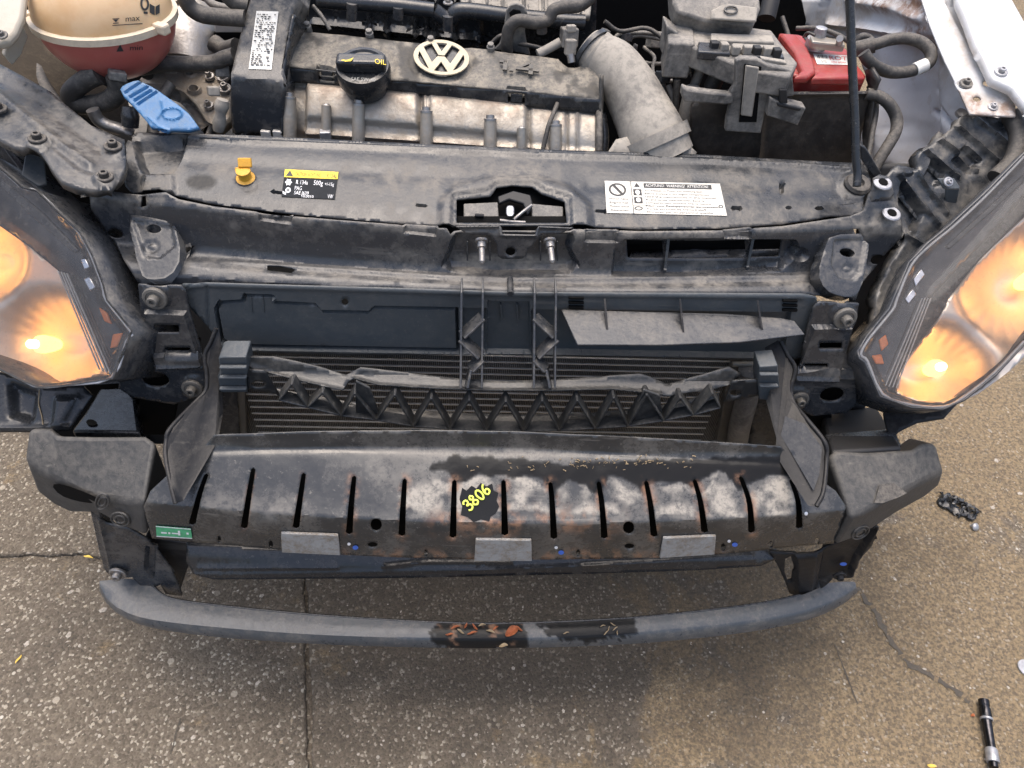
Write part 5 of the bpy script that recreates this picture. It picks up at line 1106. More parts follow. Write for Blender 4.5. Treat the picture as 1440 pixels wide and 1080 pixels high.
# ------------------------------------------------------------------ left wing support arm and its screws
arm_s = plane3((0, 150, 'z', .80), (160, 235, 'z', .772), (60, 210, 'z', .785))
arm = relief('wing_support_arm', [(-40, 75), (0, 90), (34, 108), (70, 128), (96, 150), (128, 176), (160, 190), (175, 196), (178, 214), (176, 236), (164, 262), (155, 268), (138, 268), (104, 262), (86, 254), (72, 236), (58, 216), (38, 208), (22, 207), (0, 196), (-40, 170)], arm_s, M['plastic'], car, step=4.5, thick=.012, sharp=45,
             bumps=[('l', [(-10, 128), (40, 168), (90, 208), (128, 234)], .006, 6), ('l', [(0, 112), (50, 140), (100, 176), (150, 212)], -.005, 10), (ell(160, 211, 17, 13), .004, 5), (ell(148, 254, 16, 11), .004, 5), (ell(52, 201, 17, 11), .004, 5), ('l', [(72, 214), (110, 246), (140, 256)], .004, 6)],
             masks={'dust': lambda X, Y_: .5 * sstep(.3, .6, vnoise(X, Y_, 30, 5, 4)) * sstep(-20, 30, X - 20)})
for x, y, r_ in ((160, 211, 12), (148, 254, 12), (54, 200, 12), (-1, 158, 12)):
    b = bolt(arm_s, x, y, r_, arm, 'rubber', lift=.004, ratio=.52)
prism('arm_tab', [(36, 214), (62, 222), (66, 258), (54, 262), (30, 246)], plane3((36, 214, 'y', .40), (62, 222, 'y', .40), (54, 262, 'y', .36)), M['lower'], arm, .004)
prism('arm_strip', [(-30, 180), (0, 200), (30, 240), (60, 262), (50, 275), (20, 256), (-30, 216)], plane3((0, 200, 'y', .42), (60, 262, 'y', .38), (0, 230, 'y', .41)), M['plastic2'], arm, .01)

# more hoses, wires and fittings packed round the engine
for nm, pts, r_, mt in (('engine_hose', [(206, 60, .70), (214, 84, .66), (206, 104, .62)], .010, 'rubber'), ('engine_hose', [(300, 60, .66), (316, 70, .65), (334, 66, .64)], .013, 'rubber'), ('engine_hose', [(286, -8, .70), (300, 6, .69), (322, 12, .68), (348, 14, .67)], .006, 'fuse'),
                        ('engine_hose', [(52, 92, .62), (62, 120, .58), (84, 150, .54), (110, 172, .5)], .009, 'rubber'), ('metal_pipe', [(20, 70, .66), (40, 110, .6), (66, 136, .56)], .006, 'steel'), ('engine_hose', [(240, 118, .57), (222, 150, .54), (214, 190, .5)], .008, 'rubber'),
                        ('wire', [(850, 30, .72), (872, 44, .72), (910, 40, .72), (940, 60, .70)], .0035, 'rubber'), ('wire', [(866, 84, .66), (884, 92, .66), (900, 112, .64), (934, 118, .62)], .004, 'rubber'), ('wire', [(905, 66, .76), (920, 80, .74), (918, 100, .72), (930, 130, .68)], .003, 'fuse'), ('wire', [(930, 116, .6), (936, 150, .58), (940, 200, .55)], .006, 'rubber'),
                        ('wire', [(940, 120, .59), (948, 150, .57), (944, 206, .54)], .0045, 'fuse'), ('engine_hose', [(846, 160, .56), (850, 190, .54), (848, 226, .52)], .007, 'plastic2'), ('wire', [(1100, 24, .78), (1110, 60, .74), (1104, 90, .7)], .004, 'rubber'), ('wire', [(1200, 64, .63), (1180, 50, .64), (1150, 40, .66), (1120, 40, .68)], .0035, 'rubber'),
                        ('wire', [(1222, 120, .55), (1232, 150, .53), (1226, 190, .5), (1220, 226, .47)], .004, 'rubber'), ('wire', [(690, 62, .66), (705, 50, .66), (722, 60, .66), (745, 64, .65), (770, 70, .64)], .003, 'rubber')):
    tube(nm, [W(x, y, 'y', v) for x, y, v in pts], r_, M[mt], car, 10)
for x, y, v, sx, mt in ((312, 100, .6, .02, 'fuse'), (226, 70, .66, .024, 'tube'), (238, 96, .62, .018, 'fuse'), (300, 128, .55, .016, 'duct'), (932, 108, .6, .02, 'plastic2'), (918, 60, .76, .02, 'fuse'), (880, 52, .74, .018, 'plastic2'), (40, 140, .57, .022, 'fuse')):
    o = box('wire_connector', W(x, y, 'y', v), (sx, .016, sx * .8), M[mt], car, (-20, 10, 25), .002)

# ------------------------------------------------------------------ right side: white inner wing, battery, fuse box, prop rod
wing_p = plane3((1293, 0, 'z', .9), (1340, 165, 'z', .80), (1215, 235, 'z', .60))
iw = relief('inner_wing', [(1085, -40), (1300, -40), (1300, 0), (1318, 50), (1332, 88), (1352, 125), (1364, 162), (1340, 200), (1320, 225), (1290, 260), (1190, 260), (1190, 190), (1225, 130), (1200, 60), (1110, 40)], wing_p, M['white'], car, step=5, thick=.004, sharp=60, rough=.012,
            bumps=[('l', [(1170, 32), (1220, 38), (1270, 46), (1292, 58)], .012, 5), ('l', [(1200, 0), (1260, 10), (1295, 24)], .012, 8), ('l', [(1300, 130), (1320, 155), (1338, 180)], -.012, 4), ('l', [(1232, 160), (1242, 190), (1240, 225)], .015, 9), ([(1250, 60), (1310, 60), (1310, 200), (1270, 230), (1250, 180)], -.03, 30), ('l', [(1290, 160), (1310, 185), (1326, 205)], -.008, 3), ([(1110, 0), (1166, -4), (1156, 40), (1112, 30)], .01, 5)],
            masks={'rust': lambda X, Y_: np.clip((1 - sstep(2, 40, sdf([(1240, 0), (1310, 0), (1316, 50), (1290, 52), (1262, 18)], X, Y_))) * sstep(.3, .6, vnoise(X, Y_, 30, 6, 4)) * .95 + .5 * np.exp(-(dist_line([(1170, 30), (1270, 44), (1296, 58)], X, Y_) / 4) ** 2) * sstep(.35, .6, vnoise(X, Y_, 16, 3)), 0, 1),
                   'dust': lambda X, Y_: .5 * sstep(.45, .7, vnoise(X, Y_, 50, 8, 4)) + .55 * sstep(170, 240, Y_) * sstep(.3, .6, vnoise(X, Y_, 24, 2)) + .35 * sstep(60, 0, np.hypot(X - 1300, Y_ - 225))})
fl_p = plane3((1293, 0, 'z', .905), (1427, 163, 'z', .84), (1420, 0, 'z', .915))
flange = relief('wing_rail', [(1284, -40), (1352, -40), (1360, 0), (1374, 58), (1398, 102), (1412, 118), (1428, 137), (1428, 164), (1364, 160), (1350, 128), (1329, 86), (1308, 36)], fl_p, M['white'], iw, step=5, thick=.003,
                holes=[ell(1390, 117, 8, 5), ell(1374, 139, 6, 4)], bumps=[(ell(1358, 118, 12, 6.5), -.003, 3), ([(1330, 0), (1352, 0), (1398, 104), (1386, 104)], -.008, 6)],
                masks={'rust': lambda X, Y_: (1 - sstep(-4, 5, sdf([(1351, 128), (1385, 136), (1428, 142), (1430, 166), (1364, 162)], X, Y_))) * sstep(.3, .55, vnoise(X, Y_, 14, 3)) * .8, 'dust': lambda X, Y_: .3 * sstep(.4, .7, vnoise(X, Y_, 30, 9)) + .4 * (1 - sstep(0, 6, sdf([(1351, 128), (1428, 140), (1430, 166), (1364, 162)], X, Y_)))})
wing_top = relief('wing_edge', [(1344, -40), (1412, -40), (1420, 0), (1446, 46), (1470, 90), (1470, 170), (1446, 152), (1424, 124), (1396, 112), (1384, 86), (1371, 61), (1360, 30), (1347, 0)], Plane(np.array(W(1390, 60, 'z', .895)), fl_p.n), M['white'], iw, step=5, thick=.012, holes=[], bumps=[('l', [(1418, 0), (1446, 50)], .004, 3), (ell(1389, 72, 9, 4), -.002, 2)])
bolt(Plane(np.array(W(1390, 60, 'z', .895)), fl_p.n), 1407, 102, 9, wing_top, 'zinc'); bolt(fl_p, 1396, 151, 7, flange, 'zinc'); bolt(fl_p, 1358, 118, 9, flange, 'fuse')
prism('wing_clip', [(1400, 118), (1420, 120), (1424, 142), (1404, 140)], Plane(np.array(W(1410, 130, 'z', .85)), fl_p.n), M['cream'], flange, .003)
relief('wing_hollow', [(1325, 150), (1345, 140), (1440, 160), (1470, 190), (1440, 230), (1330, 220)], plane3((1330, 150, 'z', .76), (1440, 160, 'z', .76), (1380, 220, 'z', .70)), M['black'], iw, step=14, thick=.003)

hb_s = plane3((1260, 260, 'y', .40), (1400, 190, 'y', .46), (1300, 330, 'y', .35))
hb = relief('headlight_carrier', [(1244, 250), (1254, 238), (1262, 232), (1292, 238), (1288, 224), (1294, 214), (1310, 204), (1322, 196), (1340, 178), (1348, 166), (1366, 158), (1400, 162), (1432, 168), (1450, 190), (1450, 230), (1400, 262), (1345, 308), (1310, 336), (1284, 362), (1266, 420), (1240, 460), (1224, 470), (1232, 420), (1252, 372), (1272, 340), (1264, 300)], hb_s, M['plastic'], car, step=4.5, thick=.02, sharp=40,
            bumps=[('l', [(1300, 212), (1345, 250)], .008, 3), ('l', [(1322, 196), (1372, 240)], .008, 3), ('l', [(1345, 180), (1398, 226)], .008, 3), ('l', [(1370, 168), (1416, 206)], .006, 3), ('l', [(1262, 246), (1316, 316)], .007, 3), ('l', [(1288, 244), (1330, 300)], .006, 3), ([(1268, 256), (1296, 300), (1284, 330), (1266, 290)], -.014, 6), ([(1310, 226), (1330, 240), (1318, 262), (1300, 250)], -.01, 5), ([(1356, 206), (1380, 226), (1362, 244), (1340, 226)], -.01, 5), ('l', [(1270, 330), (1300, 346)], .006, 3), (ell(1272, 243, 10, 5), .005, 4)],
            masks={'dust': lambda X, Y_: .4 * sstep(.45, .65, vnoise(X, Y_, 16, 3, 4))}, rough=.012)
nb = prism('nut_bracket', [(1319, 250), (1342, 250), (1350, 262), (1350, 266), (1334, 266), (1328, 264)], plane3((1319, 250, 'z', .80), (1342, 250, 'z', .80), (1330, 266, 'z', .79)), M['lower'], hb, .004)
prism('bracket_leg', [(1330, 265), (1350, 264), (1346, 285), (1336, 302), (1326, 306), (1330, 285)], Y(.385), M['lower'], hb, .004)
bolt(plane3((1319, 250, 'z', .802), (1342, 250, 'z', .802), (1330, 266, 'z', .792)), 1333, 256, 7, nb, 'zinc')
kb = link('adjuster_knob', lathe_mesh('adjuster_knob', [(.012, 0), (.013, .006), (.01, .012), (.007, .012), (.006, .016)], 18), M['dark'], hb, frame(W(1352, 164, 'z', .80), (0, -.4, 1)))
link('adjuster_screw', lathe_mesh('adjuster_screw', [(.009, 0), (.008, .004), (.003, .005)], 14), M['steel'], hb, frame(W(1351, 161, 'z', .818), (0, -.4, 1)))
tube('loom', [W(1420, 160, 'y', .47), W(1432, 190, 'y', .44), W(1424, 225, 'y', .41), (W(1400, 250, 'y', .39))], .012, M['rubber'], hb)
prism('washer_cap', [(1253, 238), (1262, 236), (1284, 238), (1286, 246), (1262, 250), (1250, 248)], Z(.76), M['rubber'], hb, .02)

M['batbox'] = dusty('black_battery_box', (.022, .02, .019), (.16, .13, .1), .35, .4, .85, 9, top=.1, soft=.5)
# battery and its box
bat_t = Z(.835)
bbox_ = relief('battery_box', [(972, 150), (1000, 128), (1116, 128), (1160, 129), (1230, 127), (1226, 140), (1212, 186), (1204, 236), (985, 226), (970, 200)], Y(.53), M['batbox'], car, step=6, thick=.006, bumps=[('l', [(1116, 131), (1228, 130)], .004, 3), ('l', [(1072, 160), (1066, 224)], .006, 4)])
relief('box_side', [(1230, 127), (1236, 112), (1224, 92), (1216, 100), (1222, 128), (1212, 190), (1216, 230), (1222, 190)], Plane(W(1226, 130, 'y', .53), (1, .25, .1)), M['batbox'], bbox_, step=6, thick=.004)
bat = prism('battery', [(1096, 46), (1122, 48), (1190, 68), (1204, 88), (1219, 107), (1128, 107), (1112, 104), (1100, 80)], bat_t, M['red'], car, vec=(0, 0, -.12), bev=.003)
ft = Z(.846)
prism('battery_lid', [(1097, 46), (1121, 48), (1136, 66), (1146, 88), (1148, 100), (1138, 107), (1116, 108), (1128, 98), (1118, 72)], ft, M['red'], bat, .012, bev=.004)
prism('battery_step', [(1150, 100), (1214, 104), (1218, 109), (1142, 109)], ft, M['red'], bat, .012, bev=.003)
bq = [(1143, 76), (1194, 79), (1196, 92), (1149, 91)]
prints('battery_label', bq, bat_t, [('r', 0, 0, 1, 1)], M['label'], bat, .0006, .0003)
prints('label_lettering', bq, bat_t, [('t', 'ROT', .42, .55, .42, .5), ('t', '12V 60Ah', .45, .88, .2, .42)], M['redink'], bat, .0012)
prints('barcode', bq, bat_t, [('r', .08 + .035 * i, .12, .08 + .035 * i + (.012, .022, .008)[i % 3], .45) for i in range(9)] + [('t', '572', .15, .85, .2, .15)], M['ink'], bat, .0012)
trm = link('battery_terminal', lathe_mesh('battery_terminal', [(.016, -.01), (.016, .004), (.0095, .005), (.0085, .02), (.006, .021)], 18), M['zinc'], bat, Matrix.Translation(W(1149, 58, 'z', .85)))
box('clamp_arm', W(1162, 62, 'z', .852), (.05, .022, .012), M['alu'], trm, (0, 0, -8), .003); tube('clamp_bolt', [W(1180, 64, 'z', .85), W(1181, 54, 'z', .875)], .005, M['steel'], trm)
prism('terminal_well', [(1130, 52), (1172, 54), (1178, 66), (1140, 66)], Z(.8365), M['dark'], bat, .001)
tube('terminal_wire', [W(1130, 52, 'z', .86), W(1136, 46, 'z', .87), W(1146, 50, 'z', .87)], .002, M['rubber'], bat)
cb = tube('battery_cable', [W(x, y, 'y', v) for x, y, v in ((1196, 70, .62), (1210, 67, .615), (1232, 62, .61), (1252, 56, .61), (1275, 54, .605), (1296, 60, .6), (1308, 72, .59), (1308, 86, .58), (1296, 95, .575), (1276, 101, .57), (1254, 102, .565), (1236, 96, .56), (1222, 86, .555), (1214, 74, .56))], .0085, M['rubber'], car, 12)
tube('cable_sleeve', [W(1200, 70, 'y', .62), W(1214, 67, 'y', .614), W(1230, 63, 'y', .61)], .0115, M['rubber'], cb, 12)
tube('cable_tag', [W(1286, 98, 'y', .572), W(1302, 91, 'y', .577)], .0095, M['label'], cb, 12)
tube('cable_loop', [W(1204, 60, 'y', .64), W(1212, 52, 'y', .64), W(1222, 54, 'y', .64), W(1224, 62, 'y', .63)], .006, M['rubber'], cb, 10)
tube('wiring_loom', [W(x, y, 'y', v) for x, y, v in ((1218, 132, .53), (1236, 136, .525), (1250, 146, .515), (1260, 164, .505), (1260, 184, .49), (1248, 206, .475), (1238, 222, .465), (1228, 240, .455))], .0085, M['rubber'], car, 10)
prism('loom_bracket', [(1210, 204), (1218, 208), (1240, 244), (1236, 250), (1226, 246), (1212, 226)], Y(.43), M['plastic2'], car, .008)

# fuse box with its lid, clamp frame and coloured wires
fz = Z(.865)
fuse = prism('fuse_box', [(938, 36), (963, 29), (1000, 31), (1085, 42), (1100, 62), (1122, 88), (1112, 108), (1060, 100), (975, 66)], fz, M['fuse'], car, vec=(0, 0, -.03), bev=.003)
prism('fuse_lid', [(938, 36), (963, 29), (975, 34), (978, 62), (940, 60)], Z(.868), M['fuse'], fuse, vec=(0, -.002, -.05), bev=.003)
prism('fuse_tower', [(938, 36), (976, 62), (974, 98), (965, 112), (940, 98), (932, 78), (936, 60)], Y(.60), M['fuse'], fuse, vec=(0, .04, 0), bev=.003)
prism('fuse_tower', [(976, 58), (982, 60), (980, 110), (972, 112)], Y(.598), M['plastic2'], fuse, vec=(0, .03, 0))
for (x0, y0, x1, y1, z, mt) in ((982, 58, 1024, 72, .87, 'plastic2'), (1000, 46, 1086, 56, .872, 'duct'), (1030, 60, 1090, 68, .872, 'duct'), (1046, 70, 1100, 78, .868, 'plastic2')):
    prism('fuse_rail', [(x0, y0), (x1, y0 + 3), (x1 + 4, y1 + 3), (x0, y1)], Z(z), M[mt], fuse, .012, bev=.002)
for x, y in ((1004, 64), (1018, 66), (1034, 70), (1050, 70), (1064, 71), (1078, 72), (1092, 74)):
    box('fuse_clip', W(x, y, 'z', .872), (.011, .012, .012), M['duct'] if x % 4 else M['dark'], fuse, (0, 0, 5), .0015)
for pts, m_, r_ in (([(1024, 62), (1026, 72), (1024, 84)], 'pinkwire', .0055), ([(1044, 66), (1042, 76), (1038, 86)], 'bluewire', .005), ([(1044, 80), (1056, 74), (1068, 72)], 'greenwire', .0032), ([(990, 66), (990, 80), (984, 100), (974, 126)], 'fuse', .0075), ([(1056, 80), (1070, 78), (1084, 74)], 'rubber', .0042)):
    tube('coloured_wire', [W(x, y, 'y', .585) for x, y in pts], r_, M[m_], fuse, 8)
tube('corrugated_sleeve', [W(x, y, 'y', .575) for x, y in ((1040, 76), (1022, 86), (1010, 104), (1000, 124))], .0125, M['rubber'], fuse, 12)
tube('corrugated_sleeve', [W(x, y, 'y', .56) for x, y in ((975, 124), (968, 150), (962, 176), (956, 200))], .0125, M['duct'], fuse, 12)
tube('cable_strand', [W(x, y, 'y', .57) for x, y in ((952, 112), (950, 150), (948, 190))], .005, M['rubber'], fuse, 8)
frm = prism('clamp_frame', [(1035, 86), (1044, 82), (1066, 84), (1080, 92), (1108, 98), (1114, 100), (1117, 135), (1084, 140), (1076, 160), (1070, 188), (1020, 185), (1022, 168), (1027, 147), (1026, 132), (1034, 120)], Y(.50), M['fuse'], car, .012, bev=.002)
prism('frame_slot', [(1047, 90), (1071, 94), (1064, 172), (1039, 172)], Y(.4985), M['black'], frm, .001)
prism('fuse_strip', [(1049, 92), (1068, 95), (1058, 165), (1042, 163)], Y(.492), M['duct'], frm, .004, bev=.002)
for pts in ([(960, 122), (968, 126), (1000, 130), (1030, 133), (1032, 146), (1020, 148), (990, 146), (962, 144), (958, 134)],):
    prism('clamp_arm', pts, Y(.495), M['fuse'], frm, .014, bev=.003)
prism('clamp_pocket', [(1083, 137), (1092, 142), (1134, 152), (1131, 158), (1122, 177), (1078, 163)], Y(.485), M['fuse'], frm, .02, bev=.002)
prism('pocket_slot', [(1092, 144), (1128, 153), (1124, 157), (1094, 150)], Y(.483), M['dark'], frm, .003)
prism('pocket_clip', [(1096, 126), (1107, 126), (1108, 146), (1096, 144)], Y(.482), M['dark'], frm, .008)
prism('clamp_arch', [(1070, 82), (1106, 88), (1110, 100), (1104, 104), (1098, 94), (1076, 92)], Y(.52), M['duct'], frm, .01)
ecu = prism('control_unit', [(944, -30), (1066, -30), (1070, 10), (1066, 22), (1060, 36), (1020, 31), (992, 29), (970, 22), (952, 17), (946, 2)], plane3((946, 0, 'z', .90), (1066, 10, 'z', .90), (1000, 30, 'z', .885)), M['fuse'], car, .03, bev=.004)
prism('unit_flap', [(1000, 14), (1020, 4), (1066, 10), (1064, 30), (1000, 26)], plane3((946, 0, 'z', .906), (1066, 10, 'z', .906), (1000, 30, 'z', .891)), M['duct'], ecu, .004, bev=.002)
tube('moulded_ring', [at_surf(plane3((946, 0, 'z', .907), (1066, 10, 'z', .907), (1000, 30, 'z', .892)), x, y, 0)[0] for x, y in ell(1028, 14, 9, 5, 16) + [(1037, 14)]], .0014, M['plastic2'], ecu, 6, 2)
tube('corrugated_hose', [W(1086, -20, 'y', .78), W(1084, 0, 'y', .76), W(1078, 26, 'y', .74)], .014, M['dark'], car)
# bonnet stay
rod = tube('bonnet_stay', [W(1194, -60, 'y', .50), W(1197, 60, 'y', .46), W(1202, 160, 'y', .425), W(1204, 225, 'y', .398), W(1206, 246, 'y', .388), W(1205, 262, 'y', .378)], .0056, M['clean'], car, 12)

# ------------------------------------------------------------------ headlights
def lens_mat():
    m = bpy.data.materials.new('dusty_clear_lens'); m.use_nodes = True; nt = m.node_tree; N, L = nt.nodes, nt.links; k = NT(nt)
    N.remove(N['Principled BSDF']); out = N['Material Output']
    tr = N.new('ShaderNodeBsdfTransparent'); tr.inputs[0].default_value = (.94, .93, .91, 1)
    df = N.new('ShaderNodeBsdfDiffuse'); df.inputs[0].default_value = (.5, .47, .43, 1)
    tl = N.new('ShaderNodeBsdfTranslucent'); tl.inputs[0].default_value = (.6, .55, .5, 1)
    gl = N.new('ShaderNodeBsdfGlossy'); gl.inputs['Roughness'].default_value = .06
    a = N.new('ShaderNodeAddShader'); ms = N.new('ShaderNodeMixShader'); ms.inputs[0].default_value = .5
    L.new(df.outputs[0], ms.inputs[1]); L.new(tl.outputs[0], ms.inputs[2])
    n = k.noise(40, 8, .75); f = k.math('ADD', k.ramp(n, .38, .72, .1, .2), k.ramp(k.noise(160, 4, .7), .58, .72, 0, .12))
    m1 = N.new('ShaderNodeMixShader'); L.new(f, m1.inputs[0]); L.new(tr.outputs[0], m1.inputs[1]); L.new(ms.outputs[0], m1.inputs[2])
    fr = N.new('ShaderNodeFresnel'); fr.inputs[0].default_value = 1.45
    m2 = N.new('ShaderNodeMixShader'); L.new(fr.outputs[0], m2.inputs[0]); L.new(m1.outputs[0], m2.inputs[1]); L.new(gl.outputs[0], m2.inputs[2])
    L.new(m2.outputs[0], out.inputs['Surface']); return m
M['lens'] = lens_mat()
def refl_mat():
    m, nt, N, L, B = new_mat('headlight_reflector'); k = NT(nt); n = k.noise(14, 3, .5)
    B.inputs['Base Color'].default_value = (.6, .53, .46, 1); B.inputs['Metallic'].default_value = .8; L.new(k.ramp(n, .3, .7, .36, .5), B.inputs['Roughness']); return m
M['refl'] = refl_mat()
M['gloss'] = flat('black_gloss', (.012, .012, .014), .12, spec=.6)
M['clear'] = flat('lens_edge', (.42, .43, .45), .2, spec=.8)
M['bulb'] = emit('lit_bulb', (1, .42, .11), 2.4); M['filament'] = emit('glowing_filament', (1, .5, .16), 9)
M['amber'] = flat('amber_reflector', (.6, .16, .03), .25)
def offs(P, d): return Plane(P.p - P.n * d * np.sign((P.n * (P.p - CAM)).sum()) * -1, P.n)
def headlight(outline, inner, pl, bulbs, ribs, rimpts, chrome, depth=.07):
    back = lambda d: Plane(pl.p + pl.n * d * (1 if pl.n @ (pl.p - CAM) > 0 else -1), pl.n)
    body = relief('headlight', outline, back(.1), M['plastic2'], car, step=16, thick=.004)
    V = pl.hit(*np.array(outline, float).T); W2 = back(.1).hit(*np.array(outline, float).T); n = len(V)
    nb = back(.1).p - pl.p; nb = pl.n * (1 if pl.n @ (pl.p - CAM) > 0 else -1) * .1
    me = bpy.data.meshes.new('housing'); me.from_pydata([tuple(v) for v in V] + [tuple(v + nb) for v in V], [], [(i, (i + 1) % n, n + (i + 1) % n, n + i) for i in range(n)]); finish(me, 30)
    solid(link('housing', me, M['plastic2'], body), .003)
    relief('bezel', outline, back(.012), M['gloss'], body, holes=[inner], step=6, thick=.003, bumps=[('l', rimpts, .004, 5)])
    bumps = []
    for (bx, by, rx, ry, dp) in bulbs: bumps += [(ell(bx, by, rx, ry, 24), -dp, min(rx, ry) * 1.5)]
    relief('reflector', [(x + (cx_ - x) * -.02, y) for x, y in inner for cx_ in (0,)], back(.022), M['refl'], body, step=5, bumps=bumps, thick=.002, sharp=60)
    for (bx, by, rx, ry, dp) in bulbs:
        p, nn = at_surf(back(.022 + dp * .55), bx, by); d = nb / .1
        b = link('bulb', lathe_mesh('bulb', [(.006, -.03), (.010, -.016), (.0125, 0), (.0115, .008), (.008, .013), (.003, .016)], 16), M['bulb'], body, frame(p, nn))
        link('filament', lathe_mesh('filament', [(.003, .0), (.006, .004), (.006, .014), (.003, .018)], 12), M['filament'], b, frame(p + nn * .01, nn))
    for a, b in ribs:
        bar('lens_rib', at_surf(back(.005), *a)[0], at_surf(back(.005), *b)[0], .0014, .003, M['clear'], body, up=tuple(-nb))
    for pts, mt, w in chrome:
        prism('trim', pts, back(.009), M[mt], body, w)
    tube('lens_rim', [at_surf(back(.002), x, y)[0] for x, y in rimpts], .0019, M['clear'], body, 8, 3)
    relief('lens', outline, pl, M['lens'], body, step=8, bumps=[(inner, .003, 40)], thick=0, sharp=60)
    return body
plL = plane3((159, 533, 'y', .15), (0, 234, 'y', .36), (0, 520, 'y', .18))
outL = [(-90, 160), (-40, 205), (0, 234), (32, 262), (52, 267), (87, 301), (114, 326), (131, 358), (146, 398), (152, 421), (187, 465), (181, 480), (159, 533), (96, 543), (55, 546), (32, 537), (0, 520), (-90, 470)]
inL = [(-84, 262), (0, 318), (40, 346), (82, 381), (118, 452), (152, 526), (96, 536), (56, 539), (34, 530), (0, 511), (-84, 464)]
headlight(outL, inL, plL, [(62, 484, 62, 52, .055), (-38, 362, 50, 46, .05)],
          [((82 + 4 * i, 381 + 1 * i), (140 + 5.2 * i, 520 + 2 * i)) for i in range(4)],
          [(0, 236), (32, 264), (52, 269), (87, 303), (112, 328), (129, 360), (144, 400), (150, 423), (184, 466), (178, 480), (157, 531), (96, 541), (56, 544), (33, 535), (0, 518)],
          [([(112, 364), (120, 362), (126, 376), (118, 380)], 'chrome', .004), ([(116, 392), (126, 388), (134, 404), (126, 410)], 'chrome', .004), ([(138, 432), (150, 440), (156, 456), (146, 452)], 'amber', .004), ([(158, 470), (172, 468), (164, 488), (154, 490)], 'amber', .003), ([(0, 250), (60, 300), (110, 352), (104, 356), (50, 310), (0, 262)], 'clean', .003)])
plR = plane3((1240, 556, 'y', .15), (1440, 250, 'y', .36), (1420, 505, 'y', .17))
outR = [(1530, 140), (1440, 218), (1386, 273), (1338, 317), (1306, 343), (1280, 370), (1259, 419), (1253, 434), (1221, 473), (1208, 494), (1210, 503), (1218, 508), (1239, 556), (1282, 571), (1326, 574), (1355, 561), (1399, 526), (1440, 482), (1530, 400)]
inR = [(1520, 205), (1440, 278), (1380, 344), (1309, 418), (1280, 480), (1248, 550), (1282, 563), (1326, 566), (1352, 553), (1395, 519), (1440, 474), (1520, 402)]
headlight(outR, inR, plR, [(1315, 518, 62, 46, .055), (1446, 395, 66, 66, .055)],
          [((1309 - 4 * i, 419), (1260 - 5 * i, 546 - 1 * i)) for i in range(4)],
          [(1440, 220), (1387, 275), (1340, 319), (1308, 345), (1282, 372), (1261, 421), (1255, 436), (1223, 475), (1211, 495), (1213, 502), (1220, 508), (1241, 554), (1282, 569), (1326, 572), (1354, 559), (1398, 524), (1440, 480)],
          [([(1284, 392), (1296, 376), (1302, 386), (1288, 404)], 'chrome', .004), ([(1272, 420), (1284, 404), (1290, 414), (1278, 428)], 'chrome', .004), ([(1236, 478), (1246, 470), (1250, 484), (1240, 494)], 'amber', .004), ([(1226, 500), (1240, 498), (1244, 512), (1232, 512)], 'amber', .003), ([(1440, 244), (1380, 300), (1330, 346), (1336, 350), (1386, 306), (1440, 256)], 'clean', .003)])

# ------------------------------------------------------------------ loose things lying about
def gz(x, y, z=0): return W(x, y, 'z', z)
M['tar'] = dusty('old_tar', (.045, .04, .034), (.12, .098, .07), .7, .8, .9, 30, top=.3, bumpy=.6)
# socket on an extension bar
a, b = gz(1383, 984, .012), gz(1399, 1088, .012)
tool = empty('socket_extension', tuple((a + b) / 2), 'steel socket on an extension bar lying on the concrete at the lower right', 'tool')
d = (b - a); L_ = np.linalg.norm(d); d /= L_
Mx = frame(a, d)
def turned(nm, prof, mt): return link(nm, lathe_mesh(nm, prof, 20), M[mt], tool, Mx)
k = L_ / 104.
M['toolsteel'] = flat('worn_black_steel', (.05, .05, .055), .22, .9, var=.4)
turned('socket', [(.0072, 0), (.0088, .001), (.0088, 9 * k), (.0076, 10 * k), (.0076, 12 * k), (.0092, 13 * k), (.0095, 26 * k), (.0088, 27 * k)], 'toolsteel')
turned('socket_ring', [(.0096, 27 * k), (.0102, 27.5 * k), (.0102, 30 * k), (.0096, 30.5 * k)], 'zinc')
turned('extension_bar', [(.009, 30.5 * k), (.0078, 33 * k), (.0076, 70 * k)], 'toolsteel')
turned('bar_collar', [(.0085, 70 * k), (.0098, 72 * k), (.0102, 88 * k), (.0098, 89 * k)], 'zinc')
turned('drive_end', [(.007, 89 * k), (.007, 96 * k), (.004, 97 * k)], 'toolsteel')
# crumpled black plastic
V = []; F = []; cx, cy, _ = gz(1346, 714); r2 = np.random.default_rng(5); nx, ny = 22, 14
for j in range(ny):
    for i in range(nx):
        u, v = i / (nx - 1) - .5, j / (ny - 1) - .5
        V.append((cx + u * .068 + .026 * v + r2.normal(0, .0022), cy - u * .045 + v * .05 * (1 - .8 * abs(u)) + r2.normal(0, .0022), 0.003 + .014 * abs(math.sin(11 * u + 4 * v)) * (1 - abs(2 * v)) + r2.uniform(0, .004)))
for j in range(ny - 1):
    for i in range(nx - 1):
        a0 = j * nx + i
        if (j in (0, ny - 2) or i in (0, nx - 2)) and r2.random() < .55 or (3 < i < nx - 4 and 4 < j < 9 and r2.random() < .5): continue
        F.append((a0, a0 + 1, a0 + nx + 1, a0 + nx))
me = bpy.data.meshes.new('crumpled_wrapper'); me.from_pydata(V, [], F); finish(me, 25); cw = link('crumpled_wrapper', me, M['clean']); solid(cw, .0012); tag(cw, 'crumpled black plastic scrap on the concrete beside the right foam block', 'scrap')
p = gz(1371, 741, .005); sb = link('loose_screw', lathe_mesh('loose_screw', [(.0035, -.012), (.0035, -.003), (.008, -.002), (.0085, .002), (.006, .005), (.003, .006)], 16), M['zinc'], None, frame(p, (.3, -.6, .7))); tag(sb, 'small shiny screw beside the crumpled black scrap', 'screw')
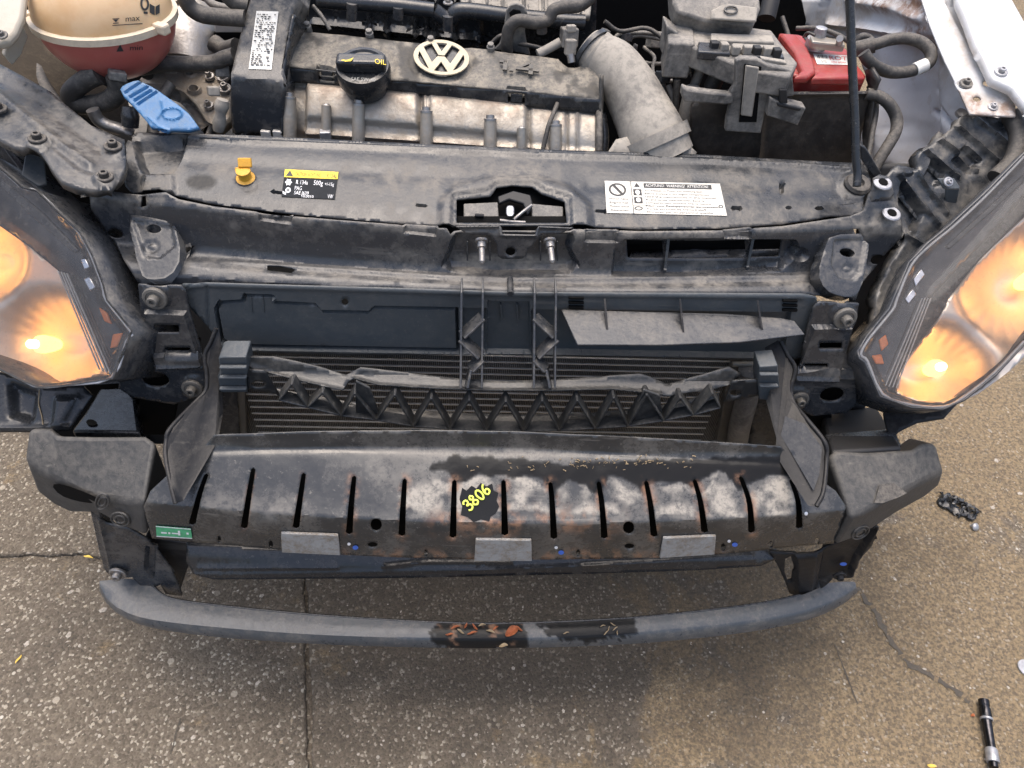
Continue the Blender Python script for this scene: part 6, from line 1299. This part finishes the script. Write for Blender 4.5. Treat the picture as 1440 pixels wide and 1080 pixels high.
p = gz(1444, 940, .002); wd = link('metal_disc', lathe_mesh('metal_disc', [(.016, -.002), (.0165, 0), (.016, .002), (.006, .002)], 28), M['zinc'], None, Matrix.Translation(p)); tag(wd, 'round silver metal disc on the ground at the right edge of the photo', 'disc')
# dried leaves and straw on the bar, petals on the ground
def leaf(name, px, py, z, L, w, rot, mat, label, cat, group, tilt=.2):
    p = gz(px, py, z); n = 7; V = []; F = []
    for i in range(n):
        t = i / (n - 1); ww = w * math.sin(math.pi * (.08 + .84 * t)); 
        for s in (-1, 0, 1): V.append(((t - .5) * L, s * ww * .5, abs(s) * ww * tilt + .002 * math.sin(5 * t + px)))
    for i in range(n - 1):
        for j in range(2): a0 = i * 3 + j; F.append((a0, a0 + 1, a0 + 4, a0 + 3))
    me = bpy.data.meshes.new(name); me.from_pydata(V, [], F); finish(me, 0)
    o = link(name, me, M[mat], None, Matrix.Translation(p) @ Matrix.Rotation(R(rot), 4, 'Z')); solid(o, .0006); return tag(o, label, cat, group)
g = 'dried leaf pieces on the lower bar'; ORD = ['leftmost', 'second from the left', 'third from the left', 'fourth from the left', 'fifth from the left', 'sixth from the left', 'seventh from the left', 'eighth from the left', 'ninth from the left', 'rightmost']
o = leaf('dried_leaf', 720, 889, .232, .022, .014, 30, 'leaf', 'largest orange dried leaf crumpled on the wet middle of the lower bar', 'leaf', g, .5)
o = leaf('dried_leaf', 708, 908, .216, .013, .006, 5, 'straw', 'pale tan leaf flake on the front lip of the lower bar', 'leaf', g, .3)
for i, (x, y, a, l) in enumerate(sorted(((640, 882, 20, .014), (648, 888, -30, .012), (655, 880, 70, .01), (664, 890, 10, .016), (668, 882, -50, .012), (678, 879, 15, .011), (690, 888, -20, .014), (697, 883, 40, .01), (632, 892, 0, .012), (730, 884, -35, .012)))):
    leaf('dried_leaf', x, y, .229, l, .0035, a, 'leaf' if x % 3 else 'straw', 'thin dried leaf shred on the wet middle of the lower bar, ' + ORD[i], 'leaf', g, .3)
g2 = 'straw bits on the lower bar'
for i, (x, y, a) in enumerate(sorted(((848, 880, 20), (856, 884, 70), (862, 878, -20), (868, 890, 80), (852, 890, 40), (796, 890, 10), (865, 884, 30)))):
    leaf('straw_bit', x, y, .228, .009, .0018, a, 'straw', 'short straw bit on the dark right patch of the lower bar, ' + (ORD[i] if i < 6 else ORD[9]), 'straw', g2, .1)
leaf('yellow_petal', 124, 783, .002, .02, .005, -15, 'petal', 'yellow straw blade beside the left joint in the concrete', 'straw', None)
leaf('yellow_petal', 26, 927, .002, .016, .004, 80, 'petal', 'small yellow petal alone on the concrete at the lower left', 'petal', None)
leaf('yellow_petal', 1310, 1077, .002, .014, .006, -10, 'petal', 'yellow petal at the bottom edge left of the steel socket', 'petal', None)
leaf('orange_crumb', 1368, 1006, .002, .006, .005, 0, 'leaf', 'tiny orange crumb on the ground touching the steel socket', 'crumb', None)

# straw litter caught in the fold of the beam
r3 = np.random.default_rng(8); V = []; F = []
for k_ in range(80):
    x = r3.choice([r3.normal(812, 22), r3.normal(865, 40), r3.normal(935, 26), r3.normal(760, 60)]); y = 651 + r3.normal(0, 5) - (x - 810) * .02
    p, nn = at_surf(beam_s, x, y, .0015); a = r3.uniform(0, 6.28); l = r3.uniform(.001, .003); w = r3.uniform(.0003, .0008)
    t = np.array([math.cos(a), math.sin(a) * .6, .3 * math.sin(a)]); u = np.cross(nn, t); b = len(V)
    V += [p - t * l - u * w, p + t * l - u * w, p + t * l + u * w, p - t * l + u * w, p + nn * .001]; F += [(b, b + 1, b + 4), (b + 1, b + 2, b + 4), (b + 2, b + 3, b + 4), (b + 3, b, b + 4)]
me = bpy.data.meshes.new('straw_litter'); me.from_pydata([tuple(v) for v in V], [], F); finish(me, 0); tag(link('straw_litter', me, M['straw']), 'fine straw litter caught in the upper fold of the black beam', 'straw', None, 'stuff')

# tar-filled crack wandering across the right-hand slab, and a short one under the bar
for pts, w in (([(1205, 826), (1222, 850), (1236, 866), (1244, 890), (1262, 912), (1276, 934), (1300, 946), (1322, 958), (1346, 972), (1364, 988)], .009), ([(582, 866), (590, 846), (597, 828)], .0022), ([(1174, 905), (1190, 950), (1206, 990)], .002), ([(240, 1060), (248, 1030), (254, 1010)], .002)):
    P = [gz(x, y, .0015) for x, y in smooth(pts, 2)]; V = []; r4 = random.Random(len(pts))
    for i, p in enumerate(P):
        q_ = P[min(i + 1, len(P) - 1)] - P[max(i - 1, 0)]; n_ = np.array([-q_[1], q_[0], 0]); n_ /= np.linalg.norm(n_) + 1e-9; a_, b_ = w * r4.uniform(.1, 1), w * r4.uniform(.1, 1); V += [tuple(p + n_ * a_), tuple(p - n_ * b_)]
    me = bpy.data.meshes.new('crack'); me.from_pydata(V, [], [(2 * i, 2 * i + 1, 2 * i + 3, 2 * i + 2) for i in range(len(P) - 1) if w < .005 or r4.random() < .75]); me.update(); link('crack', me, M['tar'], pv)
